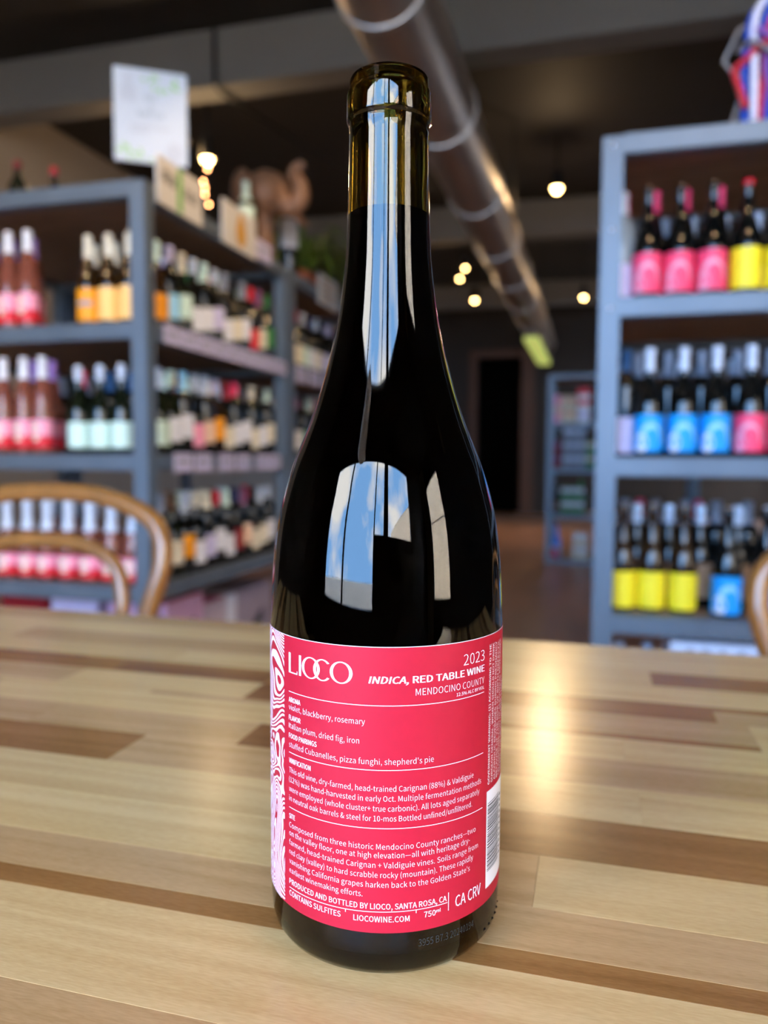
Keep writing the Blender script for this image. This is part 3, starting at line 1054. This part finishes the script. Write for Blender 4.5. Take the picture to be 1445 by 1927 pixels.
# --- the long aisle side of the sign rack: (label, capsule, shape, glass, label heights)
AL = [
    # upper shelf
    (1.354, 'upper aisle', [
        ('orange', 'mint', 'burgundy', BG_), ('lightblue', 'lavender', 'bordeaux', DG), ('mint', 'cream', 'burgundy', GG), ('white', 'silver', 'burgundy', DG), ('white', 'mint', 'bordeaux', DG), ('lavender', 'silver', 'burgundy', DG),
        ('white', 'grey', 'bordeaux', DG), ('cream', 'black', 'burgundy', DG), ('white', 'grey', 'bordeaux', DG), ('red', 'red', 'burgundy', DG), ('cream', 'mauve', 'bordeaux', DG), ('green', 'green', 'burgundy', GG)]),
    (.926, 'middle aisle', [
        ('mint', 'silver', 'burgundy', GG), ('white', 'mint', 'burgundy', GG), ('white', 'lightblue', 'bordeaux', DG), ('palepink', 'silver', 'burgundy', DG), ('peach', 'silver', 'bordeaux', DG), ('orange', 'lavender', 'burgundy', BG_),
        ('cream', 'darkred', 'burgundy', DG), ('white', 'pink', 'bordeaux', DG), ('white', 'black', 'burgundy', DG), ('cream', 'cream', 'bordeaux', GG), ('white', 'black', 'burgundy', DG), ('cream', 'mint', 'bordeaux', DG)]),
    (.488, 'lower aisle', [
        ('white', 'grey', 'bordeaux', GG), ('cream', 'brown', 'burgundy', GG), ('orange', 'silver', 'burgundy', DG), ('white', 'cream', 'burgundy', DG), ('lavender', 'cream', 'bordeaux', DG), ('white', 'red', 'burgundy', DG),
        ('white', 'mint', 'bordeaux', DG), ('darkred', 'navy', 'bordeaux', DG), ('peach', 'mauve', 'burgundy', DG), ('cream', 'black', 'bordeaux', DG), ('cream', 'silver', 'burgundy', DG), ('white', 'silver', 'bordeaux', DG)]),
]
for z, sh, lst in AL:
    for i, (lb, cp, shp, gl_) in enumerate(lst):
        lo = .03 + .03 * ((i * 7) % 3) / 2
        p = proto(shp, gl_, lb, cp, None, (lo, lo + .085), .055 if i % 2 else .07)
        bottle(p, LX - .066, 2.385 + .083 * i, z, pi / 2 + random.uniform(-.3, .3), '%s-label bottle with %s capsule, %s along the %s shelf of sign rack' % (lb.replace('light', 'light ').replace('palepink', 'pale pink'), cp.replace('light', 'light '), ORD[i], sh), 'bottles along the aisle side of the sign rack')
    for i in range(2, 11):      # the row behind
        lb, cp, shp, gl_ = lst[(i * 5 + 3) % 12]
        p = proto('burgundy' if shp == 'bordeaux' else 'bordeaux', DG, lb, cp, None, (.03, .115), .06)
        bottle(p, LX - .158, 2.425 + .083 * i, z, pi / 2, '%s-capsule bottle, %s in the back row, %s of sign rack' % (cp.replace('light', 'light '), ORD[i], sh), 'bottles along the aisle side of the sign rack')

# --- the fern rack's aisle side
random.seed(11)
pal = ['cream', 'mint', 'white', 'cream', 'lavender', 'white', 'cream', 'white', 'green', 'cream']
cpal = ['darkred', 'mauve', 'black', 'silver', 'black', 'lavender', 'navy', 'mint', 'black', 'silver']
for z, sh in ((1.354, 'upper'), (.926, 'middle'), (.488, 'lower')):
    for i in range(9):
        k = (i + int(z * 7)) % 10
        p = proto('burgundy' if i % 2 else 'bordeaux', DG, pal[k], cpal[(k * 3) % 10], None, (.03, .125), .06)
        bottle(p, LX - .066, 3.56 + .095 * i, z, pi / 2, '%s-label bottle, %s along the %s aisle shelf of the fern rack' % (pal[k], ORD[i], sh), 'bottles along the fern rack')

# --- the rope rack
RF = RY + .062
U1, U2, U3 = 'upper shelf of rope rack', 'middle shelf of rope rack', 'low shelf of rope rack'
g1, g2, g3 = 'bottles on the upper shelf of the rope rack', 'bottles on the middle shelf of the rope rack', 'bottles on the low shelf of the rope rack'
row('pinkfront', [.126, .208, .290], RF, 1.354, U1, g1, 'the post')
row('yellowfront', [.374, .458, .545], RF, 1.354, U1, g1, 'the post')
row('pinkcapsule', [.066, .150, .232, .322], RF + .14, 1.354, U1 + ', back row', g1, 'the post')
row('darkback', [.19, .27, .36, .45], RF + .30, 1.354, U1 + ', deep back', g1, 'the post')
KIND['whitefoil'] = (('bordeaux', CLEAR, 'lavender', 'silver', None, (.01, .10), .06), 'clear bottle with pale label against the post')
bottle(proto(*KIND['whitefoil'][0]), .058, RF + .036, 1.354, 0, 'clear bottle with pale label against the post, upper shelf of rope rack', g1)
row('bluefront', [.141, .229, .313], RF, .924, U2, g2, 'the post')
row('pinksilver', [.398, .485], RF, .924, U2, g2, 'the post')
row('greyback', [.115, .20, .29, .385, .47], RF + .13, .924, U2 + ', back row', g2, 'the post')
row('darkback', [.16, .25, .40], RF + .30, .924, U2 + ', deep back', g2, 'the post')
KIND['lavlabel'] = (('bordeaux', DG, 'lavender', 'tealblue', None, (.01, .11), .06), 'dark bottle with lavender label')
row('lavlabel', [.080], RF + .05, .924, 'tucked behind the post, ' + U2, g2, '')
row('yellowcork', [.084, .163, .246], RF + .036, .489, U3, g3, 'the post')
row('bluecork', [.356, .452], RF, .489, U3, g3, 'the post')
row('darkback', [.125, .215, .30, .40, .48], RF + .13, .489, U3 + ', back row', g3, 'the post')
row('greyback', [.10, .19, .28, .37, .46], RF + .33, .489, U3 + ', deep back', g3, 'the post')
row('pinkcap', [.15, .33], RF + .45, .489, U3 + ', deep back', g3, 'the post')
row('mintlabel', [.085, .165], RF + .16, .07, 'bottom of rope rack beside white box', g3, 'the post')

# ------------------------------------------------------------------ price tags on the aisle edges
TAGM = pc('lavender')
def price_tag(y, z, w, label, h=.055):
    t = thing('price_tag', label, 'price tag', (LX + .002, y, z), 0, 'white price tags along the aisle shelves')
    MB().box(0, .0015, -w / 2, w / 2, -h, .004).obj('tag_card', TAGM, t, smooth=False)
    MB().box(.0016, .0022, -w * .35, w * .35, -h * .55, -h * .3).obj('tag_print', pc('grey'), t, smooth=False)


for i in range(9):
    price_tag(2.37 + .118 * i, 1.354, .108 if i % 2 else .114, 'white price tag, %s along the upper aisle edge of sign rack' % ORD[i])
for i, y in enumerate((2.43, 2.575, 2.76, 2.91, 3.10, 3.23)):
    price_tag(y, .926, .125, 'white price tag, %s along the middle aisle edge of sign rack' % ORD[i], .06)
for i, y in enumerate((3.56, 3.75, 3.95)):
    price_tag(y, 1.354, .15, 'white price tag, %s along the upper edge of the fern rack' % ORD[i], .07)
price_tag(3.12, 1.835, .16, 'white price tag standing on the top edge below the carved figure', .075)

# ------------------------------------------------------------------ bentwood chairs
BENT = mat('honey_bentwood', (.58, .37, .17), .28, coat=.5, var=.22, vscale=14, stretch=(1, 1, .3))
CANE = mat('woven_cane_seat', (.72, .56, .34), .6, var=.15, vscale=160)


def chair(label, cx, cy, k=1.0):
    c = thing('bentwood_chair', label, 'chair', (cx, cy, 0), 0, 'bentwood chairs at the table')
    by = lambda z: .03 + (z - .45) * .20          # lean of the back
    half = [(0, .856), (.045, .855), (.10, .850), (.16, .833), (.203, .810), (.222, .780), (.226, .743), (.222, .715), (.207, .658), (.180, .56), (.165, .47), (.175, .30), (.20, .0)]
    half = [(x, z if z <= .47 else .47 + (z - .47) * k) for x, z in half]
    pts = [(x, by(z) if z > .45 else .03 + (.45 - z) * .16, z) for x, z in half]
    P = spline(pts, 4)
    L = [(-p.x, p.y, p.z) for p in reversed(P)][:-1] + [tuple(p) for p in P]
    MB().tube(L, .0155, 14).obj('outer_hoop', BENT, c)
    ih = [(0, .774), (.05, .773), (.08, .769), (.118, .754), (.145, .732), (.158, .70), (.163, .657), (.155, .56), (.13, .475)]
    ih = [(x, .47 + (z - .47) * k) for x, z in ih]
    P = spline([(x, by(z) - .004, z) for x, z in ih], 4)
    L = [(-p.x, p.y, p.z) for p in reversed(P)][:-1] + [tuple(p) for p in P]
    MB().tube(L, .0125, 12).obj('inner_hoop', BENT, c)
    ring = [(.195 * cos(2 * pi * i / 36), -.165 + .195 * sin(2 * pi * i / 36), .455) for i in range(36)]
    MB().tube(ring, .019, 10, closed=True).obj('seat_ring', BENT, c)
    seat = MB().lathe([(0, .452), (.10, .453), (.18, .456), (.18, .460), (.10, .457), (0, .456)], 32)
    seat.v = [(x, y - .165, z) for x, y, z in seat.v]
    seat.obj('seat', CANE, c)
    for s in (-1, 1):
        MB().tube([(s * .135, -.295, .44), (s * .155, -.325, .22), (s * .175, -.345, 0)], [.018, .0155, .012], 12).obj('leg', BENT, c)
    ring = [(.145 * cos(2 * pi * i / 32), -.15 + .145 * sin(2 * pi * i / 32), .235) for i in range(32)]
    MB().tube(ring, .010, 8, closed=True).obj('stretcher_ring', BENT, c)
    return c


chair('honey bentwood chair with double-hoop back facing the table beside the sign rack', -.902, 1.02)
chair('honey bentwood chair before the rope rack, only one side of its hoop showing', .452, 1.09, .90)

# ------------------------------------------------------------------ sign boards
ACR = mat('white_acrylic', (.74, .78, .83), .25, coat=.3)
LEAFP = pc('green')
sg = thing('sign_board', 'tall white sign with bottle drawing and green leaves on the rack corner post', 'sign', (-1.465, 2.372, 2.055), radians(32.7))
MB().cbox(-.118, .118, -.004, .004, -.152, .152, .002).obj('board', ACR, sg, smooth=False)
SGREY = mat('grey_sign_print', (.50, .53, .58), .6)
SGREEN = mat('green_leaf_print', (.55, .74, .38), .6)
SLIGHT = mat('pale_grey_print', (.68, .71, .76), .6)


def flat_poly(pts, y=-.0046):
    return [(x, y, z) for x, z in pts], [tuple(range(len(pts)))]


bp_ = [(-.036, .0), (-.036, .05), (-.030, .066), (-.014, .085), (-.011, .125), (.0, .128), (.011, .125), (.014, .085), (.030, .066), (.036, .05), (.036, 0)]
MB().add(*flat_poly([(x * .72 - .072, z * .72 + .042) for x, z in reversed(bp_)])).obj('bottle_print', SLIGHT, sg, smooth=False)
rnd = random.Random(5)
for cx, cz, n in ((.0, .115, 5), (.06, .105, 9), (-.085, -.115, 8), (-.03, -.13, 4)):
    for k in range(n):
        a = rnd.uniform(0, 2 * pi)
        ox, oz = cx + rnd.uniform(-.022, .022), cz + rnd.uniform(-.016, .016)
        q = [(ox, oz), (ox + .010 * cos(a + .5), oz + .010 * sin(a + .5)), (ox + .022 * cos(a), oz + .022 * sin(a)), (ox + .010 * cos(a - .5), oz + .010 * sin(a - .5))]
        MB().add(*flat_poly(q, -.0046 - .00005 * k)).obj('leaf_print', SGREEN, sg, smooth=False)


def flat_text(mb, s, x, z, cap, width=None, y=-.0047, center=True):
    vs, fs = text_mesh(s)
    x0, x1 = min(p[0] for p in vs), max(p[0] for p in vs)
    sy = cap / CAPH
    sx = width / (x1 - x0) if width else sy
    off = (x0 + x1) / 2 if center else x0
    mb.add([(x + (a - off) * sx, y, z + b_ * sy) for a, b_ in vs], fs)


tx = MB()
flat_text(tx, 'MIX', .0, .052, .018)
flat_text(tx, '&', .0, .024, .016)
flat_text(tx, 'MATCH', .0, -.004, .019)
tx.obj('sign_lettering', SGREY, sg, smooth=False)
ln = MB()
for z, x0, x1 in ((-.034, -.066, .005), (-.036, .012, .062), (-.050, -.066, -.008)):
    ln.box(x0, x1, -.0047, -.0042, z - .006, z + .006)
ln.obj('small_print', SLIGHT, sg, smooth=False)
MB().add(*flat_poly([(.075 + .028 * cos(2 * pi * k / 18), -.11 + .032 * sin(2 * pi * k / 18)) for k in range(18)])).obj('round_print', SLIGHT, sg, smooth=False)
MB().cbox(.060, .082, .005, .009, -.255, -.05, .001).obj('stem', STEEL, sg, smooth=False)

KCARD = mat('white_sign_card', (.82, .80, .77), .5)


def side_sign(y0, y1, z0, z1, label):
    s = thing('sign_board', label, 'sign', (LX + .004, (y0 + y1) / 2, (z0 + z1) / 2), pi / 2)
    w, h = (y1 - y0) / 2, (z1 - z0) / 2
    MB().cbox(-w, w, -.004, .003, -h, h, .0015).obj('board', KCARD, s, smooth=False)
    return s, w, h


s2, w, h = side_sign(2.28, 2.575, 1.745, 1.90, 'white sign with dark strokes and one green stripe below the tall sign')
MB().box(-.022, .006, -.0052, -.0042, -h * .95, h * .9).obj('green_stripe', mat('grass_green_print', (.42, .68, .22), .6), s2, smooth=False)
DGP = mat('dark_grey_print', (.30, .28, .27), .6)
for k, (x, a, b) in enumerate(((-.115, .0, .032), (-.101, .004, .04), (-.088, -.004, .038), (-.072, 0, .03), (-.055, -.006, .034), (-.04, -.002, .03), (.03, -.014, .024), (.05, -.018, .02), (.066, -.016, .022), (.085, -.02, .016), (.105, -.016, .02))):
    MB().box(x - .004, x + .004, -.0052, -.0042, a, b).obj('letter_stroke', DGP, s2, smooth=False)
s3, w, h = side_sign(2.735, 3.035, 1.74, 1.905, 'white sign with an amber pear-shaped emblem, second along the aisle edge')
MB().add(*flat_poly([(.005 + .055 * sin(a) * (1 - .55 * (0.5 + .5 * cos(a))), .0 + .065 * cos(a)) for a in [2 * pi * k / 24 for k in range(24)]][::-1], -.005)).obj('amber_emblem', mat('amber_print', (.80, .58, .12), .6), s3, smooth=False)
s4, w, h = side_sign(3.80, 4.10, 1.715, 1.87, 'pale sign hung on the fern rack beyond the planter')
st = MB()
for k in range(4):
    st.box(-.11, .10 - .03 * (k % 2), -.0052, -.0042, .04 - k * .03, .05 - k * .03)
st.obj('print_lines', pc('kraft'), s4, smooth=False)

# ------------------------------------------------------------------ string of bulbs
sl = thing('string_lights', 'string of tiny warm bulbs wound upright between the two aisle signs', 'string lights', (-1.52, 2.80, 1.80))
P = spline([(0, -.10, .004), (.02, -.05, .05), (-.03, .0, .07), (.03, .02, .11), (-.03, .05, .13), (.02, .03, .17), (-.02, .06, .20), (.01, .05, .25), (0, .05, .29)], 6)
MB().tube(P, .0018, 6).obj('wire', BLACKM, sl)
MB().tube([(0, .05, 0), (0, .05, .30)], .004, 8).obj('stick', BLACKM, sl)
TINY = mat('tiny_warm_bulb', (1.0, .66, .42), .4, emit=32)
for i in range(3, len(P), 5):
    bm_ = MB().lathe([(0, -.006), (.004, -.003), (.005, 0), (.004, .004), (0, .007)], 10)
    bm_.v = [(x + P[i].x, y + P[i].y, z + P[i].z) for x, y, z in bm_.v]
    bm_.obj('bulb', TINY, sl)

# ------------------------------------------------------------------ on top of the racks
KIND['tealcap'] = (('bordeaux', DG, 'mint', 'mint', None, (.07, .19), .085), 'x')
bottle(proto(*KIND['tealcap'][0]), -1.475, 3.125, 1.80, .5, 'dark bottle with pale teal capsule and label beside the carved figure', 'bottles on top of the sign rack')
SHAPES['magnum'] = [(0, .006), (.03, .004), (.038, 0), (.043, .003), (.044, .009), (.044, .28), (.043, .292), (.036, .308), (.026, .320), (.020, .332), (.018, .345), (.0175, .37), (.019, .372), (.019, .384), (.0175, .388), (0, .388)]
bottle(proto('magnum', DG, 'white', None, None, (.135, .278), .06), -1.47, 3.60, 1.80, .45, 'tall dark bottle with big whitish label at the near corner of fern rack', 'bottles on top of the fern rack')

CARVE = mat('carved_brown_wood', (.48, .34, .24), .55, var=.25, vscale=22, bump=.5)
fg = thing('carved_figure', 'carved brown wooden animal head figure with curling trunk standing on the sign rack', 'carving', (-1.475, 3.29, 1.803))


def body_mesh():
    """carved figure as one lofted trunk: plinth, narrow body, big head, then the curling trunk as its continuation"""
    P = spline([(.0, 0, .0), (.0, 0, .03), (.01, 0, .10), (.015, 0, .16), (.01, 0, .20), (.02, 0, .25), (.025, 0, .31), (.02, -.01, .36), (.015, -.01, .398)], 5)
    R_ = spline([(.060, 0, 0), (.058, 0, 0), (.044, 0, 0), (.046, 0, 0), (.062, 0, 0), (.100, 0, 0), (.108, 0, 0), (.085, 0, 0), (.012, 0, 0)], 5)
    mb = MB().tube(P, [max(.004, r.x) for r in R_], 20)
    T = spline([(.09, -.03, .30), (.125, -.05, .235), (.165, -.05, .215), (.20, -.05, .24), (.205, -.05, .295), (.185, -.05, .335), (.175, -.05, .365), (.200, -.05, .385), (.222, -.05, .375)], 5)
    n = len(T)
    mb2 = MB().tube(T, [.042 * (1 - i / n) + .016 for i in range(n)], 14)
    return mb, mb2


mb, mb2 = body_mesh()
mb.obj('head_and_body', CARVE, fg, angle=80)
mb2.obj('trunk', CARVE, fg, angle=80)
for s in (-1, 1):
    ear = MB().lathe([(0, -.085), (.035, -.075), (.062, -.04), (.070, 0), (.060, .045), (.03, .078), (0, .085)], 18)
    ear.v = [(-.055 + x * .8, s * .095 + y * .28 + x * .25 * s, .30 + z) for x, y, z in ear.v]
    ear.obj('ear', CARVE, fg)
    MB().tube([(.11, s * .045, .235), (.155, s * .055, .20), (.20, s * .05, .155)], [.018, .015, .006], 10).obj('tusk', CARVE, fg)
    eye = MB().lathe([(0, -.010), (.009, -.004), (.010, 0), (.006, .008), (0, .010)], 10)
    eye.v = [(x + .10, y + s * .072, z + .325) for x, y, z in eye.v]
    eye.obj('eye', pc('brown'), fg)

# planter tray and fern
TERRA = mat('terracotta_clay', (.68, .36, .18), .6, var=.12, vscale=10)
pl = thing('planter_tray', 'terracotta planter tray on the near edge of the fern rack', 'planter', (-1.475, 3.80, 1.80))
tray = MB()
o_, i_ = [(-.055, -.12), (.055, -.12), (.055, .12), (-.055, .12)], [(-.045, -.11), (.045, -.11), (.045, .11), (-.045, .11)]
vs = [(x * .9, y * .95, 0) for x, y in o_] + [(x, y, .06) for x, y in o_] + [(x, y, .06) for x, y in i_] + [(x * .9, y * .95, .012) for x, y in i_]
fs = [(3, 2, 1, 0), (12, 13, 14, 15)] + [(l * 4 + k, l * 4 + (k + 1) % 4, l * 4 + 4 + (k + 1) % 4, l * 4 + 4 + k) for l in range(3) for k in range(4)]
tray.add(vs, fs)
tray.obj('tray', TERRA, pl, smooth=False)
MB().box(-.043, .043, -.105, .105, .013, .045).obj('soil', mat('dark_soil', (.10, .07, .05), .9, var=.3, vscale=60), pl, smooth=False)
fern = thing('potted_fern', 'potted plant with long arching green leaves on top of the fern rack', 'plant', (-1.60, 4.16, 1.80))
MB().lathe([(0, 0), (.065, 0), (.085, .12), (.095, .125), (.095, .15), (.083, .15), (.08, .125), (0, .12)], 24).obj('pot', mat('dark_clay_pot', (.24, .20, .17), .7, var=.1), fern)
LEAF = mat('green_strap_leaf', (.42, .52, .20), .45, var=.25, vscale=12)
rnd = random.Random(21)
for k in range(46):
    a = 2.399 * k + rnd.uniform(-.2, .2)
    reach, lift = rnd.uniform(.22, .42), rnd.uniform(.12, .34)
    vs, fs = [], []
    n = 7
    for i in range(n + 1):
        u = i / n
        rr = .02 + reach * u
        z = .12 + lift * 4 * u * (1 - u) * .9 + .04 * u - .06 * u * u
        w = .015 * (sin(pi * min(1, u * .92 + .08)) ** .7) + .0006
        cx, cy = rr * cos(a), rr * sin(a)
        vs += [(cx - w * sin(a), cy + w * cos(a), z), (cx, cy, z - w * .4), (cx + w * sin(a), cy - w * cos(a), z)]
        if i:
            b0 = 3 * (i - 1)
            fs += [(b0, b0 + 1, b0 + 4, b0 + 3), (b0 + 1, b0 + 2, b0 + 5, b0 + 4)]
    MB().add(vs, fs).obj('leaf', LEAF, fern, angle=80)

# ------------------------------------------------------------------ braided ropes on the other rack
rb = thing('rope_bundle', 'bundle of blue, red and white braided ropes on a bent wire stand atop the rack', 'rope bundle', (.42, RY + .06, 1.783))
WIRE = mat('grey_coated_wire', (.48, .47, .47), .4, .3)
WP = [(.05, 0, .265), (-.045, 0, .262), (-.082, 0, .255), (-.118, 0, .175), (-.095, 0, .148), (.02, 0, .075), (.09, 0, .06)]
MB().tube(WP, .0055, 10).obj('wire_stand', WIRE, rb)
MB().tube([(-.095, 0, .148), (-.075, 0, .08), (-.095, 0, .003)], .0055, 10).obj('wire_leg', WIRE, rb)
MB().tube([(.09, 0, .265), (.14, 0, .14), (.10, 0, .003)], .0055, 10).obj('wire_leg', WIRE, rb)
hookp = [(.0, 0, .31), (-.03, 0, .33), (-.06, 0, .36), (-.055, 0, .40)]
MB().tube(spline(hookp, 5), .004, 8).obj('wire_hook', WIRE, rb)
BLUER, REDR, WHITER = pc('blue'), pc('red'), pc('white')
RB = mat('blue_rope', (.12, .30, .72), .7, var=.4, vscale=120)
RR_ = mat('red_rope', (.75, .12, .18), .7, var=.4, vscale=120)
RW = mat('white_rope', (.88, .88, .95), .7, var=.15, vscale=120)
RM = mat('violet_rope', (.48, .30, .62), .7, var=.4, vscale=120)
ropes = [
    (RB, [(-.062, -.004, .004), (-.064, -.004, .10), (-.064, -.004, .20), (-.050, -.004, .285), (0, 0, .315), (.05, 0, .28), (.055, 0, .1), (.05, 0, .004)]),
    (RW, [(-.044, -.020, .004), (-.045, -.020, .10), (-.047, -.020, .18), (-.050, -.018, .25), (-.030, -.01, .31), (.02, -.01, .325), (.08, 0, .29), (.09, 0, .1), (.085, 0, .004)]),
    (RR_, [(-.030, -.008, .004), (-.027, -.008, .06), (-.024, -.008, .12), (-.02, -.008, .2), (0, -.008, .29), (.03, 0, .28), (.04, -.02, .1), (.03, -.02, .004)]),
    (RB, [(-.012, -.012, .004), (-.01, -.012, .08), (-.015, -.012, .16), (-.03, -.012, .24), (.0, -.012, .30), (.06, -.01, .26), (.07, -.02, .1), (.066, -.02, .004)]),
    (RM, [(.008, -.02, .004), (-.005, -.02, .08), (-.02, -.024, .15), (.0, -.02, .22), (.03, -.02, .25), (.05, -.03, .2), (.02, -.03, .12)]),
    (RR_, [(-.064, -.02, .045), (-.078, -.02, .09), (-.092, -.012, .143), (-.07, -.016, .165), (-.045, -.03, .185), (-.02, -.03, .20), (.03, -.03, .20)]),
    (RM, [(-.045, -.035, .235), (-.02, -.036, .215), (.01, -.036, .19), (.03, -.036, .15), (.06, -.036, .14)]),
    (RB, [(.02, -.034, .004), (.018, -.036, .09), (.01, -.04, .15), (.04, -.04, .2), (.09, -.03, .2), (.11, -.02, .1), (.11, -.02, .004)]),
    (WIRE, [(-.085, -.008, .19), (-.075, -.02, .205), (-.05, -.036, .20), (-.015, -.046, .17), (.03, -.046, .145)]),
]
for mt, pts in ropes:
    P = spline(pts, 7)
    L = len(P)
    rad = [(.0088 if mt is not WIRE else .006) * (1 + .10 * (1 if i % 2 else -1)) for i in range(L)]
    MB().tube(P, rad, 10).obj('rope' if mt is not WIRE else 'cord', mt, rb)

# ------------------------------------------------------------------ boxes on the bottom shelves
def carton(x0, x1, y0, y1, z1, m_side, label, top=None, face='+x', marks=None):
    c = thing('carton', label, 'box', ((x0 + x1) / 2, (y0 + y1) / 2, .071), 0)
    hx, hy, hz = (x1 - x0) / 2, (y1 - y0) / 2, z1 - .071
    MB().cbox(-hx, hx, -hy, hy, 0, hz - .004, .002).obj('carton_body', m_side, c, smooth=False)
    for s in (-1, 1):
        MB().box(-hx + .001, hx - .001, *((.001, hy) if s > 0 else (-hy, -.001)), hz - .0038, hz).obj('flap', top or m_side, c, smooth=False)
    return c, hx, hy, hz


PINKB = mat('pink_lavender_carton', (.86, .68, .82), .6, var=.05)
LAVB = mat('grey_lavender_carton', (.62, .58, .66), .6, var=.05)
PALEB = mat('pale_carton', (.74, .68, .74), .6, var=.05)
WHB = mat('white_carton', (.86, .88, .94), .5, var=.04)
MAG = mat('magenta_flap', (.62, .16, .32), .6)
c, hx, hy, hz = carton(LX - .30, LX - .06, 2.41, 2.675, .40, PINKB, 'pink-lavender carton with small dark figures, bottom of sign rack', MAG)
for y in (-.05, .06):
    fgm = MB()
    fgm.box(hx, hx + .001, y - .02, y + .02, .10, .20)
    fgm.box(hx, hx + .001, y - .012, y + .012, .20, .24)
    fgm.obj('figure_print', INK, c, smooth=False)
c, hx, hy, hz = carton(LX - .40, LX - .06, 2.69, 2.865, .35, PALEB, 'pale carton with reddish top between two boxes, bottom of sign rack', MAG)
c, hx, hy, hz = carton(LX - .36, LX - .058, 2.875, 2.955, .345, WHB, 'narrow bright white carton, bottom of sign rack')
c, hx, hy, hz = carton(LX - .42, LX - .06, 2.97, 3.33, .345, LAVB, 'grey-lavender carton with dark triangle mark, bottom of sign rack')
MB().add([(hx + .001, -.06, .10), (hx + .001, .08, .10), (hx + .001, .08, .17)], [(0, 1, 2)]).obj('triangle_print', INK, c, smooth=False)
c, hx, hy, hz = carton(.217, .52, RY + .058, RY + .36, .412, WHB, 'white carton with dark capital letters, bottom of the rope rack')
tm = MB()
flat_text(tm, 'BROC', -.034, hz - .083, .062, .155, y=-hy - .0006)
tm.obj('carton_lettering', INK, c, smooth=False)
for i, (x, col) in enumerate(((-1.83, 'lavender'), (-2.05, 'darkred'))):
    c, hx, hy, hz = carton(x - .10, x + .10, LY + .19, LY + .36, .405, pc(col), ('small lavender carton' if i == 0 else 'dark red carton') + ' on the bottom shelf behind the chair')

# ------------------------------------------------------------------ cans on the far rack
CANP = {}


def can(x, y, z, body, lid, label, h=.118, r=.032):
    key = (body, lid, h, r)
    if key not in CANP:
        a = MB().lathe([(0, .002), (r * .75, 0), (r, .008), (r, h * .55), (r, h - .012), (r * .86, h), (0, h)], 18).mesh('can_body')
        a.materials.append(pc(body))
        b2 = MB().patch(r + .0005, h * .52, h - .014, -100, 100, 14).mesh('can_band')
        b2.materials.append(pc(lid))
        CANP[key] = (a, b2)
    t = thing('drink_can', label, 'can', (x, y, z), 0, 'cans on the far rack')
    for n, me in zip(('can_body', 'can_band'), CANP[key]):
        o = bpy.data.objects.new(n, me)
        COL.objects.link(o)
        o.parent = t


YC = 6.985
LV = (.0408, .4408, .8408, 1.2358)
rnk = ['lowest', 'middle', 'topmost']
for r_ in range(3):
    for k, x in enumerate((-.245, -.178, -.111)):
        can(x, YC, LV[2] + .1195 * r_, 'grey', 'silver', 'grey can, %s of its stack, %s column on the far rack' % (rnk[r_], ORD[k]))
for r_ in range(2):
    can(-.325, YC, LV[2] + .1195 * r_, 'darkred', 'mauve', 'wine-red can, %s of two beside the grey cans' % ('lower', 'upper')[r_])
    for k, x in enumerate((-.252, -.186, -.120)):
        can(x, YC, LV[1] + .1195 * r_, 'green', 'white', 'green can with white band, %s row, %s column on the far rack' % (('lower', 'upper')[r_], ORD[k]))
    for k, x in enumerate((-.265, -.198)):
        can(x, YC, LV[3] + .1195 * r_, 'cream', 'peach', 'cream can, %s row, %s column on the far rack' % (('lower', 'upper')[r_], ORD[k]))
    for k, x in enumerate((-.14, -.073)):
        can(x, YC, LV[0] + .1195 * r_, 'cream', 'white', 'white tin, %s row, %s column at the bottom of the far rack' % (('lower', 'upper')[r_], ORD[k]))
    can(-.044, YC, LV[2] + .1195 * r_, 'green', 'cream', 'green and cream can, %s of two beside the near post' % ('lower', 'upper')[r_])
can(-.335, YC + .005, LV[0], 'red', 'red', 'red can alone at the bottom of the far rack', .09)


def small_carton(x0, x1, z0, z1, col, band, label):
    c = thing('carton', label, 'box', ((x0 + x1) / 2, YC, z0), 0)
    w = (x1 - x0) / 2
    MB().cbox(-w, w, -.06, .06, 0, z1 - z0, .002).obj('carton_body', pc(col), c, smooth=False)
    MB().box(-w + .004, w - .004, -.0612, -.0602, (z1 - z0) * .3, (z1 - z0) * .62).obj('band_print', pc(band), c, smooth=False)


small_carton(-.348, -.302, LV[3], LV[3] + .24, 'palepink', 'peach', 'tall pink carton on the upper shelf of the far rack')
small_carton(-.155, -.05, LV[3] + .0, LV[3] + .15, 'white', 'lavender', 'white carton under the red one on the far rack')
small_carton(-.155, -.05, LV[3] + .151, LV[3] + .30, 'red', 'white', 'red and white carton topmost on the far rack')
bottle(proto('bordeaux', BG_, 'brown', None, None, (.03, .10), .06), -.325, YC, LV[1], 0, 'brown bottle beside the green cans on the far rack', 'bottles on the far rack')
bottle(proto('burgundy', mat('bright_green_glass', (.20, .55, .28), .08), 'green', None, None, (.03, .10), .06), -.115, YC + .12, LV[1], 0, 'green bottle behind the green cans on the far rack', 'bottles on the far rack')
bottle(proto('burgundy', mat('bright_blue_glass', (.25, .50, .92), .08), 'lightblue', None, None, (.03, .10), .06), -.318, YC + .09, LV[0], 0, 'bright blue bottle on the bottom shelf of the far rack', 'bottles on the far rack')
